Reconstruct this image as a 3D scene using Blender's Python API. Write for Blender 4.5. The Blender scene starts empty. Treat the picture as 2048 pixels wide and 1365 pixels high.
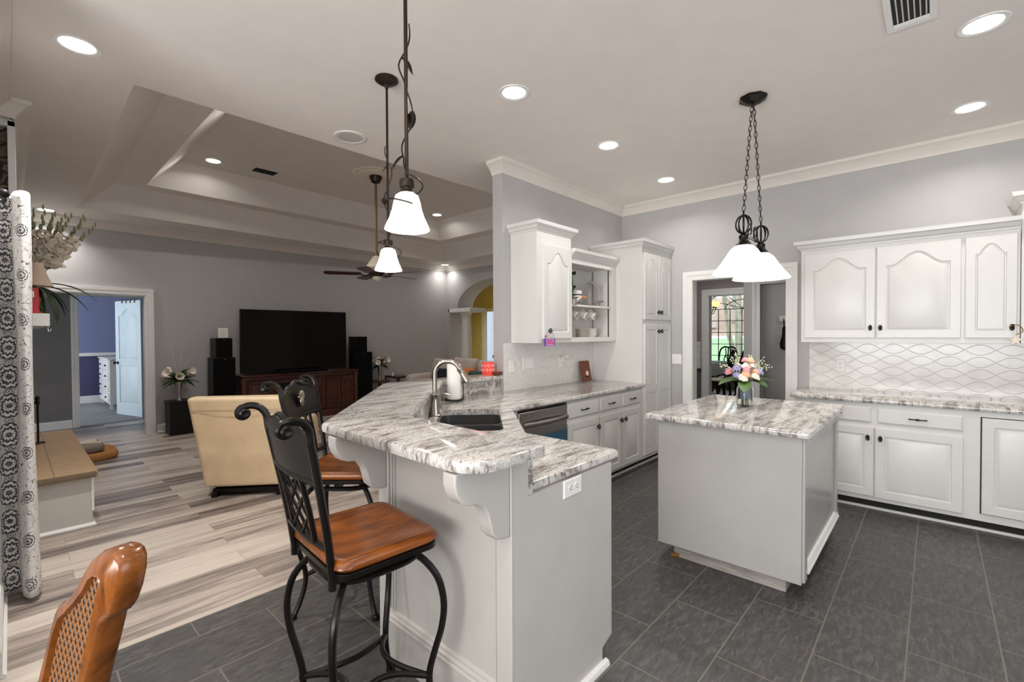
import bpy, bmesh, math, random
from mathutils import Vector, Matrix
random.seed(7)
SC = bpy.context.scene
COL = SC.collection
PI = math.pi

# ------------------------------------------------------------------ camera, world, daylight, exposure
cam_d = bpy.data.cameras.new('camera'); cam = bpy.data.objects.new('camera', cam_d); COL.objects.link(cam)
cam_d.sensor_width = 36.0; cam_d.lens = 921.19 / 2048 * 36.0
cam_d.clip_start = 0.05; cam_d.clip_end = 200
_y, _p, _r = [math.radians(a) for a in (42.5632, -0.8877, -0.3117)]
_W = Vector((math.cos(_y) * math.cos(_p), math.sin(_y) * math.cos(_p), math.sin(_p)))
_R0 = Vector((math.sin(_y), -math.cos(_y), 0)); _U0 = _R0.cross(_W)
_R = _R0 * math.cos(_r) + _U0 * math.sin(_r); _U = _U0 * math.cos(_r) - _R0 * math.sin(_r)
_m = Matrix((_R, _U, -_W)).transposed().to_4x4(); _m.translation = (0, 0, 1.4517)
cam.matrix_world = _m
SC.camera = cam

world = bpy.data.worlds.new('world'); SC.world = world; world.use_nodes = True
world.node_tree.nodes['Background'].inputs[0].default_value = (0.80, 0.90, 1.0, 1)
world.node_tree.nodes['Background'].inputs[1].default_value = 2.6

def area(name, loc, rot, sx, sy, energy, color=(1, 1, 1), shape='RECTANGLE', spread=PI):
    d = bpy.data.lights.new(name, 'AREA'); d.shape = shape; d.size = sx; d.size_y = sy
    d.energy = energy; d.color = color; d.spread = spread
    o = bpy.data.objects.new(name, d); COL.objects.link(o); o.location = loc; o.rotation_euler = rot
    return o
# added area lamps for daylight at the unseen nook windows, tilted up to brighten the ceiling; one lights the bedroom
area('daylight_nook_back', (0.9, -2.48, 1.5), (math.radians(140), 0, 0), 3.0, 1.7, 18, (1.0, .985, .97))
area('daylight_nook_side', (-2.96, 0.2, 1.5), (math.radians(135), 0, math.radians(-90)), 3.0, 1.7, 220, (1.0, .985, .97))
area('daylight_bedroom', (-1.2, 12.0, 1.6), (math.radians(90), 0, math.radians(-90)), 1.6, 1.5, 15, (.82, .88, 1.0))

SC.view_settings.view_transform = 'Standard'
SC.view_settings.look = 'None'
SC.view_settings.exposure = 0.0
SC.view_settings.gamma = 1.0
SC.view_settings.use_curve_mapping = False

# ------------------------------------------------------------------ helpers
def srgb(r, g, b):
    f = lambda c: (c / 255 / 12.92) if c / 255 <= .04045 else ((c / 255 + .055) / 1.055) ** 2.4
    return (f(r), f(g), f(b), 1)

class N:
    """small node-tree writer"""
    def __init__(s, name):
        s.m = bpy.data.materials.new(name); s.m.use_nodes = True; s.t = s.m.node_tree
        s.b = s.t.nodes['Principled BSDF']
    def n(s, typ, **k):
        x = s.t.nodes.new(typ)
        for a, v in k.items():
            if hasattr(x, a): setattr(x, a, v)
        return x
    def l(s, a, b): s.t.links.new(a, b)
    def val(s, node, **k):
        for a, v in k.items(): node.inputs[a.replace('_', ' ')].default_value = v
        return node
    def coord(s, scale=(1, 1, 1), rot=(0, 0, 0), kind='Object', loc=(0, 0, 0)):
        c = s.n('ShaderNodeTexCoord'); m = s.n('ShaderNodeMapping')
        m.inputs['Scale'].default_value = scale; m.inputs['Rotation'].default_value = rot; m.inputs['Location'].default_value = loc
        s.l(c.outputs[kind], m.inputs[0]); return m.outputs[0]
    def noise(s, vec, scale=5, detail=4, rough=.5, dist=0):
        x = s.n('ShaderNodeTexNoise'); s.val(x, Scale=scale, Detail=detail, Roughness=rough, Distortion=dist)
        if vec is not None: s.l(vec, x.inputs['Vector'])
        return x.outputs['Fac']
    def ramp(s, fac, stops, interp='LINEAR'):
        x = s.n('ShaderNodeValToRGB'); e = x.color_ramp.elements; x.color_ramp.interpolation = interp
        while len(e) < len(stops): e.new(.5)
        for i, (p, c) in enumerate(stops):
            e[i].position = p; e[i].color = c if len(c) == 4 else (*c, 1)
        s.l(fac, x.inputs[0]); return x.outputs[0]
    def mix(s, f, a, b, mode='MIX'):
        x = s.n('ShaderNodeMix'); x.data_type = 'RGBA'; x.blend_type = mode
        for sock, v in ((x.inputs[0], f), (x.inputs[6], a), (x.inputs[7], b)):
            if isinstance(v, (int, float)): sock.default_value = v
            elif isinstance(v, tuple): sock.default_value = v
            else: s.l(v, sock)
        return x.outputs[2]
    def math(s, op, a, b=None, clamp=False):
        x = s.n('ShaderNodeMath'); x.operation = op; x.use_clamp = clamp
        for i, v in enumerate((a, b)):
            if v is None: continue
            if isinstance(v, (int, float)): x.inputs[i].default_value = v
            else: s.l(v, x.inputs[i])
        return x.outputs[0]
    def sep(s, vec):
        x = s.n('ShaderNodeSeparateXYZ'); s.l(vec, x.inputs[0]); return x.outputs
    def col(s, c):
        if isinstance(c, tuple): s.b.inputs['Base Color'].default_value = c
        else: s.l(c, s.b.inputs['Base Color'])
    def bump(s, h, strength=.2, dist=.01):
        x = s.n('ShaderNodeBump'); x.inputs['Strength'].default_value = strength; x.inputs['Distance'].default_value = dist
        s.l(h, x.inputs['Height']); s.l(x.outputs[0], s.b.inputs['Normal'])
    def p(s, **k):
        for a, v in k.items(): s.b.inputs[a.replace('_', ' ')].default_value = v
        return s

def plain(name, c, rough=.5, metal=0, spec=.5, bump=None, var=.04, **k):
    """painted / moulded surface: one colour with a slight procedural unevenness"""
    m = N(name); v = m.coord()
    f = m.noise(v, 6, 3)
    lo = tuple(x * (1 - var) for x in c[:3]) + (1,); hi = tuple(min(1, x * (1 + var)) for x in c[:3]) + (1,)
    m.col(m.ramp(f, [(.3, lo), (.7, hi)]))
    m.p(Roughness=rough, Metallic=metal, Specular_IOR_Level=spec)
    for a, b in k.items(): m.b.inputs[a.replace('_', ' ')].default_value = b
    if bump: m.bump(m.noise(m.coord(), bump[0], 4), bump[1], bump[2])
    return m.m

def emis(name, c, strength, rough=.4, base=None):
    m = N(name); m.col(base or c); m.p(Roughness=rough, Emission_Strength=strength); m.b.inputs['Emission Color'].default_value = c
    return m.m

def glass(name, c=(1, 1, 1, 1), rough=.02, alpha=None):
    m = N(name); m.col(c); m.p(Roughness=rough, IOR=1.25, Transmission_Weight=1.0)
    return m.m

M = {}
def wood(name, dark, light, scale=(1, 12, 12), rough=.3, coat=0.2, nscale=3.0):
    m = N(name); v = m.coord(scale); f = m.noise(v, nscale, 6, .6, .8)
    m.col(m.ramp(f, [(.3, dark), (.65, light)])); m.p(Roughness=rough, Coat_Weight=coat, Coat_Roughness=.15)
    return m.m
M['wall'] = plain('wall_paint_grey', srgb(182, 180, 179), .55, bump=(180, .05, .002), var=.02)
M['ceil'] = plain('ceiling_paint', srgb(233, 226, 220), .7, bump=(120, .06, .002), var=.02)
M['trim'] = plain('trim_paint_white', srgb(232, 230, 226), .35, var=.02)
M['cab'] = plain('cabinet_paint_white', srgb(221, 219, 215), .32, var=.015)
M['cabin'] = plain('cabinet_inside_white', srgb(222, 219, 214), .45, var=.02)
M['crown'] = plain('crown_paint_warm', srgb(222, 215, 207), .5, var=.02)
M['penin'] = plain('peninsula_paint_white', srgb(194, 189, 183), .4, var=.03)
M['island'] = plain('island_paint_grey', srgb(178, 175, 171), .25, var=.03)
M['black'] = plain('black_satin', srgb(13, 12, 12), .45, spec=.3)
M['blackgl'] = plain('black_gloss', srgb(6, 6, 7), .08)
M['iron'] = plain('wrought_iron', srgb(34, 31, 28), .30, .7, bump=(60, .15, .002))
M['bronze'] = plain('dark_bronze', srgb(52, 44, 38), .35, .7)
M['brass'] = plain('aged_brass', srgb(140, 118, 82), .35, .9)
M['steel'] = plain('brushed_steel', srgb(176, 172, 168), .28, 1.0)
M['nickel'] = plain('brushed_nickel', srgb(168, 160, 150), .22, 1.0)
M['sinkm'] = plain('dark_composite', srgb(52, 51, 51), .35)
M['bluefilm'] = plain('blue_protective_film', srgb(52, 92, 116), .3)
M['dark'] = plain('dark_gap', srgb(28, 24, 22), .7)
M['white'] = plain('white_plastic', srgb(236, 234, 230), .35)
M['paper'] = plain('white_paper', srgb(238, 235, 230), .85, bump=(90, .1, .002))
M['ceramic'] = plain('white_ceramic', srgb(228, 222, 214), .2)
M['glow'] = emis('lamp_lens_glow', (1, .97, .93, 1), 14)
def alabaster(name, strength):
    m = N(name); t = m.n('ShaderNodeBsdfTranslucent'); t.inputs[0].default_value = (.92, .89, .85, 1)
    m.col((.85, .83, .80, 1)); m.p(Roughness=.25, Emission_Strength=strength); m.b.inputs['Emission Color'].default_value = (1, .965, .91, 1)
    x = m.n('ShaderNodeMixShader'); x.inputs[0].default_value = .6; m.l(m.b.outputs[0], x.inputs[1]); m.l(t.outputs[0], x.inputs[2])
    m.l(x.outputs[0], m.t.nodes['Material Output'].inputs[0]); return m.m
M['shade'] = alabaster('alabaster_shade_glow', 1.5); M['shade3'] = alabaster('alabaster_shade_soft', .95)
M['shade2'] = emis('amber_shade_glow', (1, .62, .26, 1), 1.6, .3)
M['glass'] = glass('clear_glass')
M['leaf'] = plain('green_leaf', srgb(62, 96, 38), .45, var=.25)
M['leafd'] = plain('dark_green_leaf', srgb(38, 62, 28), .5, var=.25)
M['petal'] = plain('cream_petal', srgb(236, 226, 210), .6, var=.06)
M['pink'] = plain('pink_petal', srgb(226, 150, 160), .6, var=.12)
M['peach'] = plain('peach_petal', srgb(240, 176, 140), .6, var=.12)
M['lilac'] = plain('lilac_petal', srgb(158, 152, 200), .6, var=.12)
M['stoolwood'] = wood('stool_seat_wood', srgb(80, 38, 8), srgb(156, 84, 22), (1.2, 7, 7), .28, .25)
M['chairwood'] = wood('carved_chair_wood', srgb(84, 42, 11), srgb(154, 88, 28), (2, 6, 2), .24, .4, 4)
M['cherry'] = wood('dark_cherry_wood', srgb(44, 20, 12), srgb(92, 46, 28), (1, 10, 6), .3, .3)
M['bladew'] = wood('fan_blade_wood', srgb(52, 32, 24), srgb(92, 58, 42), (2, 14, 2), .35, .2)
M['rawwood'] = wood('raw_plank_wood', srgb(136, 128, 122), srgb(178, 170, 162), (14, 1.5, 14), .6, 0)
M['frameW'] = wood('brown_leather_wood', srgb(96, 46, 26), srgb(132, 70, 42), (2, 8, 8), .5, 0)
M['leather'] = plain('beige_leather', srgb(232, 206, 168), .42, bump=(260, .12, .003), var=.06)
M['sofa'] = plain('taupe_sofa_cloth', srgb(196, 182, 172), .85, bump=(200, .3, .003), var=.1)
M['navy'] = plain('navy_cloth', srgb(28, 32, 48), .85)
M['orange'] = plain('orange_cloth', srgb(214, 128, 72), .8)
M['teal'] = plain('teal_cloth', srgb(40, 84, 78), .8)
M['fleece'] = plain('pale_fleece', srgb(206, 194, 178), .9, bump=(60, .6, .01), var=.08)
M['bedtan'] = plain('dog_bed_tan', srgb(176, 122, 68), .8, var=.1)
M['greycl'] = plain('grey_cushion', srgb(128, 120, 110), .85, var=.1)
M['blue'] = plain('bedroom_blue_paint', srgb(122, 130, 164), .6)
M['indigo'] = plain('bedroom_indigo_paint', srgb(72, 68, 104), .6)
M['carpet'] = plain('bedroom_carpet', srgb(150, 150, 150), .95, bump=(300, .8, .01), var=.1)
M['yellow'] = plain('hall_yellow_paint', srgb(206, 190, 116), .6)
M['darkwall'] = plain('vestibule_paint', srgb(120, 116, 114), .6)
M['red'] = plain('red_print', srgb(190, 30, 40), .4, var=.2)
M['rose'] = emis('red_glass_candle', (1, .12, .08, 1), .25, .2, srgb(226, 60, 56))
M['pinkwall'] = plain('dining_paint', srgb(150, 138, 138), .6)
M['tablecl'] = plain('grey_tablecloth', srgb(150, 148, 146), .8, var=.08)
M['lawn'] = plain('lawn_grass', srgb(150, 192, 132), .9, bump=(40, .6, .03), var=.15)
M['mulch'] = plain('mulch_ground', srgb(176, 150, 130), .95, var=.2)
M['road'] = plain('pale_road', srgb(206, 204, 200), .9)
M['bark'] = plain('pale_bark', srgb(190, 178, 166), .9, bump=(20, .6, .02), var=.2)
M['canopy'] = plain('tree_foliage', srgb(120, 160, 92), .8, var=.35)
M['shadecl'] = plain('lamp_shade_cloth', srgb(214, 190, 170), .8, var=.05)
M['gold'] = plain('gilt_base', srgb(150, 112, 52), .4, .6)
M['green'] = plain('green_glaze', srgb(28, 110, 62), .25)
M['speakerc'] = plain('speaker_cloth', srgb(8, 8, 8), .9, spec=.2)
M['grille'] = plain('speaker_grille_white', srgb(196, 190, 182), .6, bump=(900, .5, .002))
M['cream'] = plain('cream_plaster', srgb(240, 230, 210), .6)
M['purple'] = plain('purple_board', srgb(70, 60, 170), .5)
M['magenta'] = plain('magenta_board', srgb(214, 128, 190), .5)

def granite(name, ang):
    m = N(name)
    v = m.coord((2.6, 11.0, 3.6), (0, 0, math.radians(-ang)))
    w = m.noise(m.coord((1, 1, 1)), 2.0, 3)
    add = m.n('ShaderNodeVectorMath'); add.operation = 'ADD'
    cmb = m.n('ShaderNodeCombineXYZ'); m.l(m.math('MULTIPLY', w, 1.6), cmb.inputs[1])
    m.l(v, add.inputs[0]); m.l(cmb.outputs[0], add.inputs[1])
    f = m.noise(add.outputs[0], 1.55, 10, .74, .8)
    base = m.ramp(f, [(.32, srgb(92, 85, 80)), (.41, srgb(144, 137, 132)), (.48, srgb(192, 187, 182)), (.57, srgb(218, 214, 209)), (.66, srgb(200, 195, 189)), (.78, srgb(154, 146, 139))])
    f2 = m.noise(add.outputs[0], 7, 9, .72, .6)
    vein = m.ramp(f2, [(.30, (.25, .24, .22)), (.44, (1, 1, 1))])
    f3 = m.noise(m.coord((1, 1, .35)), 75, 3, .6)
    spk = m.ramp(f3, [(.32, srgb(104, 88, 74)), (.47, (1, 1, 1, 1))])
    c = m.mix(.5, base, vein, 'MULTIPLY'); c = m.mix(.75, c, spk, 'MULTIPLY')
    m.col(c); m.p(Roughness=.09, Specular_IOR_Level=.55)
    return m.m
M['granite'] = granite('granite_grey_veined', 28)
M['granite2'] = granite('granite_pale_veined', 62)

def slate_floor():
    m = N('slate_floor_tile')
    b = m.n('ShaderNodeTexBrick'); b.offset = .5; b.squash = 1
    # joints: rows every 0.315 from y = 1.345, joints every 0.61 with half offset
    v = m.coord((1, 1, 1), loc=(-0.595 + .61 * 4 + .305, -1.345 + .315 * 20, 0))
    m.val(b, Scale=1.0, Mortar_Size=.0036, Mortar_Smooth=.1, Bias=0.0, Brick_Width=.61, Row_Height=.315)
    m.l(v, b.inputs['Vector'])
    b.inputs['Color1'].default_value = (.42, .42, .42, 1); b.inputs['Color2'].default_value = (.58, .58, .58, 1); b.inputs['Mortar'].default_value = (.5, .5, .5, 1)
    f = m.noise(m.coord((3.0, 11, 1), (0, 0, .9)), 4.2, 10, .72, .7)
    g = m.math('ADD', m.math('MULTIPLY', f, .75), m.math('MULTIPLY', m.sep(b.outputs['Color'])[0], .3))
    tile = m.ramp(g, [(.34, srgb(44, 43, 43)), (.54, srgb(74, 72, 71)), (.72, srgb(112, 108, 105))])
    m.col(m.mix(b.outputs['Fac'], tile, srgb(112, 105, 96)))
    h = m.math('SUBTRACT', f, m.math('MULTIPLY', b.outputs['Fac'], 1.0))
    m.bump(h, .25, .004); m.p(Roughness=.42)
    return m.m
M['slate'] = slate_floor()

def plank_floor():
    m = N('washed_plank_floor')
    b = m.n('ShaderNodeTexBrick'); b.offset = .37; b.squash = 1
    v = m.coord((1, 1, 1), loc=(8.3, 4 - .02, 0))
    m.val(b, Scale=1.0, Mortar_Size=.0012, Mortar_Smooth=.1, Bias=0.0, Brick_Width=1.22, Row_Height=.165)
    m.l(v, b.inputs['Vector'])
    b.inputs['Color1'].default_value = (0, 0, 0, 1); b.inputs['Color2'].default_value = (1, 1, 1, 1); b.inputs['Mortar'].default_value = (.5, .5, .5, 1)
    r = m.sep(b.outputs['Color'])[0]
    # each plank reads its grain from its own place in the noise
    base = m.coord((.9, 9, 1)); add = m.n('ShaderNodeVectorMath'); add.operation = 'ADD'
    cmb = m.n('ShaderNodeCombineXYZ'); m.l(m.math('MULTIPLY', r, 37.0), cmb.inputs[0]); m.l(m.math('MULTIPLY', r, 11.0), cmb.inputs[2])
    m.l(base, add.inputs[0]); m.l(cmb.outputs[0], add.inputs[1])
    f = m.noise(add.outputs[0], 1.3, 7, .62, .5)
    f2 = m.noise(add.outputs[0], 6, 6, .7, .2)
    g = m.math('ADD', m.math('ADD', m.math('MULTIPLY', f, .72), m.math('MULTIPLY', f2, .16)), m.math('MULTIPLY', r, .34))
    c = m.ramp(g, [(.38, srgb(84, 77, 73)), (.50, srgb(128, 117, 110)), (.60, srgb(166, 153, 143)), (.70, srgb(196, 184, 173)), (.82, srgb(206, 194, 182)), (.92, srgb(164, 152, 142))])
    m.col(m.mix(m.math('MULTIPLY', b.outputs['Fac'], .6), c, srgb(84, 74, 68))); m.p(Roughness=.4); m.bump(f2, .08, .002)
    return m.m
M['plank'] = plank_floor()

def stone():
    m = N('rough_fieldstone'); vo = m.n('ShaderNodeTexVoronoi'); vo.feature = 'DISTANCE_TO_EDGE'; vo.inputs['Scale'].default_value = 7
    vc = m.n('ShaderNodeTexVoronoi'); vc.inputs['Scale'].default_value = 7
    v = m.coord((1, 1, 1.6)); m.l(v, vo.inputs['Vector']); m.l(v, vc.inputs['Vector'])
    e = m.ramp(vo.outputs['Distance'], [(.02, (0, 0, 0)), (.08, (1, 1, 1))])
    c = m.ramp(m.sep(vc.outputs['Color'])[0], [(0, srgb(110, 92, 74)), (.5, srgb(158, 132, 104)), (1, srgb(124, 116, 108))])
    c = m.mix(.5, c, m.ramp(m.noise(v, 12, 5), [(.3, (.4, .4, .4)), (.7, (1, 1, 1))]), 'MULTIPLY')
    m.col(m.mix(e, srgb(52, 44, 38), c)); m.p(Roughness=.85); m.bump(e, .6, .02)
    return m.m
M['stone'] = stone()

def hearthtop():
    m = N('sandstone_slab'); b = m.n('ShaderNodeTexBrick'); b.offset = 0
    v = m.coord((1, 1, 1), (0, 0, PI / 2))
    m.val(b, Scale=1.0, Mortar_Size=.003, Mortar_Smooth=.1, Brick_Width=.55, Row_Height=2.0); m.l(v, b.inputs['Vector'])
    b.inputs['Color1'].default_value = srgb(172, 146, 112); b.inputs['Color2'].default_value = srgb(186, 152, 122); b.inputs['Mortar'].default_value = srgb(122, 104, 82)
    f = m.noise(m.coord(), 14, 7, .65)
    m.col(m.mix(.35, b.outputs['Color'], m.ramp(f, [(.3, (.5, .46, .4)), (.7, (1, 1, 1))]), 'MULTIPLY')); m.p(Roughness=.75); m.bump(f, .4, .01)
    return m.m
M['hearth'] = hearthtop()

def arabesque(name, axis):
    """white glazed tile: rows of lantern shapes drawn by crossing wave-shaped joints; axis = the horizontal coordinate of the wall"""
    m = N(name); c = m.coord(); s = m.sep(c)
    u = m.math('MULTIPLY', s[axis], 2 * PI / .36); z = s[2]
    ROW = .10
    sn = m.math('MULTIPLY', m.math('SINE', u), .42)
    def line(sign, off):
        q = m.math('ADD', m.math('DIVIDE', z, ROW), m.math('MULTIPLY', sn, sign)); q = m.math('ADD', q, off)
        fr = m.math('FRACT', q); d = m.math('ABSOLUTE', m.math('SUBTRACT', fr, .5))
        return m.math('SUBTRACT', .5, d)       # 0 on the joint
    d = m.math('MINIMUM', line(1.0, 100.0), line(-1.0, 100.0))
    g = m.ramp(d, [(.012, (0, 0, 0)), (.035, (1, 1, 1))])
    tint = m.noise(m.coord((1, 1, 1)), 9, 3)
    m.col(m.mix(g, srgb(206, 200, 193), m.ramp(tint, [(.3, srgb(222, 218, 214)), (.7, srgb(238, 235, 231))])))
    m.bump(g, .5, .004); m.p(Roughness=.16)
    return m.m
M['tileR'] = arabesque('arabesque_tile_side', 1)
def marble_tile():
    m = N('pale_marble_tile'); f = m.noise(m.coord((2, 1, 3.5), (0, .6, 0)), 6, 7, .6, 1.5)
    m.col(m.ramp(f, [(.34, srgb(216, 213, 209)), (.48, srgb(226, 223, 219)), (.62, srgb(231, 228, 225))])); m.p(Roughness=.2); return m.m
M['tileL'] = marble_tile()

def curtain_mat():
    m = N('floral_curtain_cloth')
    t = m.n('ShaderNodeTexCoord'); mp = m.n('ShaderNodeMapping'); m.l(t.outputs['UV'], mp.inputs[0])
    vec = mp.outputs[0]
    wob = m.noise(vec, 34, 4)
    def med(sx, sz, ox, oz, rad):
        # repeating round flower medallions with petal rings
        q = m.n('ShaderNodeMapping'); q.inputs['Scale'].default_value = (1 / sx, 1 / sz, 1); q.inputs['Location'].default_value = (ox, oz, 0); m.l(vec, q.inputs[0])
        s = m.sep(q.outputs[0]); fx = m.math('MULTIPLY', m.math('SUBTRACT', m.math('FRACT', s[0]), .5), sx); fz = m.math('MULTIPLY', m.math('SUBTRACT', m.math('FRACT', s[1]), .5), sz)
        r = m.math('SQRT', m.math('ADD', m.math('MULTIPLY', fx, fx), m.math('MULTIPLY', fz, fz)))
        th = m.math('ARCTAN2', fz, fx)
        pet = m.math('MULTIPLY', m.math('SINE', m.math('MULTIPLY', th, 12.0)), .25)
        ring = m.math('SINE', m.math('ADD', m.math('MULTIPLY', r, 2 * PI / (rad * .42)), m.math('MULTIPLY', pet, 4.0)))
        inside = m.math('LESS_THAN', m.math('ADD', r, m.math('MULTIPLY', wob, .02)), rad + .01)
        return m.math('MULTIPLY', m.math('GREATER_THAN', m.math('ADD', ring, m.math('MULTIPLY', m.math('SUBTRACT', wob, .5), 3.0)), .05), inside)
    a = med(.34, .16, 0.0, 0.0, .066)
    b = m.math('MAXIMUM', med(.34, .16, 0.0, 0.5, .022), med(.34, .24, 0.5, 0.2, .034))
    # curling stems between the flowers
    n1 = m.noise(vec, 15, 2, .5, 1.5)
    stem = m.math('LESS_THAN', m.math('ABSOLUTE', m.math('SUBTRACT', n1, .5)), .009)
    ink = m.math('MAXIMUM', m.math('MAXIMUM', a, b), stem, True)
    m.col(m.mix(ink, srgb(232, 229, 225), srgb(74, 72, 74))); m.p(Roughness=.85)
    return m.m
M['curtain'] = curtain_mat()

def cane():
    m = N('woven_cane'); c = m.coord((1, 1, 1)); t = m.n('ShaderNodeTexCoord'); s = m.sep(t.outputs['UV'])
    a = m.math('ABSOLUTE', m.math('SINE', m.math('ADD', m.math('MULTIPLY', s[0], 190.0), m.math('MULTIPLY', s[1], 110.0))))
    b = m.math('ABSOLUTE', m.math('SINE', m.math('SUBTRACT', m.math('MULTIPLY', s[0], 190.0), m.math('MULTIPLY', s[1], 110.0))))
    h = m.math('MAXIMUM', a, b)
    m.col(m.ramp(h, [(.55, srgb(30, 16, 7)), (.88, srgb(112, 70, 34)), (1, srgb(150, 100, 54))])); m.bump(h, .9, .004); m.p(Roughness=.5)
    return m.m
M['cane'] = cane()
# ------------------------------------------------------------------ mesh builder
WM = {}            # world matrix of every root / part, so world-space shapes can be put under a moved root
class MB:
    def __init__(s): s.bm = bmesh.new(); s.T = None; s.uv = None
    def v(s, p): return s.bm.verts.new(Vector(p))
    def f(s, vs):
        try: return s.bm.faces.new(vs)
        except ValueError: return None
    def box(s, x0, x1, y0, y1, z0, z1):
        P = [s.v((x, y, z)) for z in (z0, z1) for x, y in ((x0, y0), (x1, y0), (x1, y1), (x0, y1))]
        for q in ((3, 2, 1, 0), (4, 5, 6, 7), (0, 1, 5, 4), (1, 2, 6, 5), (2, 3, 7, 6), (3, 0, 4, 7)): s.f([P[i] for i in q])
        return s
    def obox(s, c, size, rot=(0, 0, 0)):
        """box by centre, size and euler rotation"""
        from mathutils import Euler
        R = Euler(rot).to_matrix(); P = []
        for z in (-.5, .5):
            for x, y in ((-.5, -.5), (.5, -.5), (.5, .5), (-.5, .5)):
                P.append(s.v(Vector(c) + R @ Vector((x * size[0], y * size[1], z * size[2]))))
        for q in ((3, 2, 1, 0), (4, 5, 6, 7), (0, 1, 5, 4), (1, 2, 6, 5), (2, 3, 7, 6), (3, 0, 4, 7)): s.f([P[i] for i in q])
        return s
    def prism(s, pts, fn, a, b):
        """polygon pts extruded between levels a and b; fn(u, v, w) -> world point"""
        A = [s.v(fn(u, v, a)) for u, v in pts]; B = [s.v(fn(u, v, b)) for u, v in pts]
        s.f(A[::-1]); s.f(B); n = len(pts)
        for i in range(n): s.f([A[i], A[(i + 1) % n], B[(i + 1) % n], B[i]])
        return s
    def prz(s, pts, z0, z1): return s.prism(pts, lambda u, v, w: (u, v, w), z0, z1)
    def prx(s, pts, x0, x1): return s.prism(pts, lambda u, v, w: (w, u, v), x0, x1)
    def pry(s, pts, y0, y1): return s.prism(pts, lambda u, v, w: (u, w, v), y0, y1)
    def rings(s, R, cap0=True, cap1=True, closed=True):
        V = [[s.v(p) for p in r] for r in R]; n = len(V[0])
        for a, b in zip(V[:-1], V[1:]):
            for i in range(n if closed else n - 1): s.f([a[i], a[(i + 1) % n], b[(i + 1) % n], b[i]])
        if cap0 and closed: s.f(V[0][::-1])
        if cap1 and closed: s.f(V[-1])
        return s
    def lathe(s, prof, c=(0, 0, 0), seg=24, axis=None, cap=True):
        c = Vector(c); Q = Vector((0, 0, 1)).rotation_difference(Vector(axis)) if axis is not None else None
        R = []
        for r, z in prof:
            ring = []
            for i in range(seg):
                a = 2 * PI * i / seg; p = Vector((max(r, 1e-4) * math.cos(a), max(r, 1e-4) * math.sin(a), z))
                if Q: p = Q @ p
                ring.append(c + p)
            R.append(ring)
        return s.rings(R, cap, cap)
    def tube(s, pts, r, seg=8, cap=True, flat=None):
        pts = [Vector(p) for p in pts]; n = len(pts); R = []
        rr = r if isinstance(r, (list, tuple)) else [r] * n
        t0 = (pts[1] - pts[0]).normalized(); ref = Vector((0, 0, 1)) if abs(t0.z) < .9 else Vector((1, 0, 0))
        nrm = t0.cross(ref).normalized(); prev = t0
        for i, p in enumerate(pts):
            t = (pts[min(i + 1, n - 1)] - pts[max(i - 1, 0)]).normalized()
            if t.length < 1e-6: t = prev
            nrm = prev.rotation_difference(t) @ nrm; prev = t; bn = t.cross(nrm).normalized()
            fx, fy = flat or (1, 1)
            R.append([p + (nrm * math.cos(2 * PI * k / seg + PI / seg) * fx + bn * math.sin(2 * PI * k / seg + PI / seg) * fy) * rr[i] for k in range(seg)])
        return s.rings(R, cap, cap)
    def ring(s, c, R, r, axis=(0, 0, 1), seg=28, rs=8):
        c = Vector(c); Q = Vector((0, 0, 1)).rotation_difference(Vector(axis).normalized()); V = []
        for i in range(seg):
            a = 2 * PI * i / seg; V.append([s.v(c + Q @ Vector(((R + r * math.cos(2 * PI * k / rs)) * math.cos(a), (R + r * math.cos(2 * PI * k / rs)) * math.sin(a), r * math.sin(2 * PI * k / rs)))) for k in range(rs)])
        for i in range(seg):
            for k in range(rs): s.f([V[i][k], V[(i + 1) % seg][k], V[(i + 1) % seg][(k + 1) % rs], V[i][(k + 1) % rs]])
        return s
    def ball(s, c, rx, ry=None, rz=None, seg=16, rows=10, rot=None):
        ry = ry or rx; rz = rz or rx; R = []
        from mathutils import Euler
        Q = Euler(rot).to_matrix() if rot else Matrix.Identity(3)
        for j in range(rows + 1):
            t = -PI / 2 + PI * j / rows; k = max(math.cos(t), .02)
            R.append([Vector(c) + Q @ Vector((rx * k * math.cos(2 * PI * i / seg), ry * k * math.sin(2 * PI * i / seg), rz * math.sin(t))) for i in range(seg)])
        return s.rings(R)
    def poly(s, pts): s.f([s.v(p) for p in pts]); return s
    def leaf(s, base, d, L, w, droop=.3, n=6, thick=.002):
        """pointed leaf blade from base along d, bending down; two-sided thin solid"""
        b = Vector(base); d = Vector(d).normalized(); side = d.cross(Vector((0, 0, 1)))
        side = side.normalized() if side.length > .01 else Vector((1, 0, 0))
        up = side.cross(d).normalized(); rowsA = []; p = b.copy(); dd = d.copy()
        for i in range(n + 1):
            t = i / n; ww = w * (math.sin(PI * min(t * .93 + .07, 1)) ** .8) * .5
            upi = side.cross(dd).normalized()
            rowsA.append([p - side * ww + upi * ww * .3, p + upi * thick, p + side * ww + upi * ww * .3, p - upi * thick])
            dd = (dd + Vector((0, 0, -1)) * droop / n).normalized(); p = p + dd * L / n
        s.rings(rowsA); return s
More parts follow.
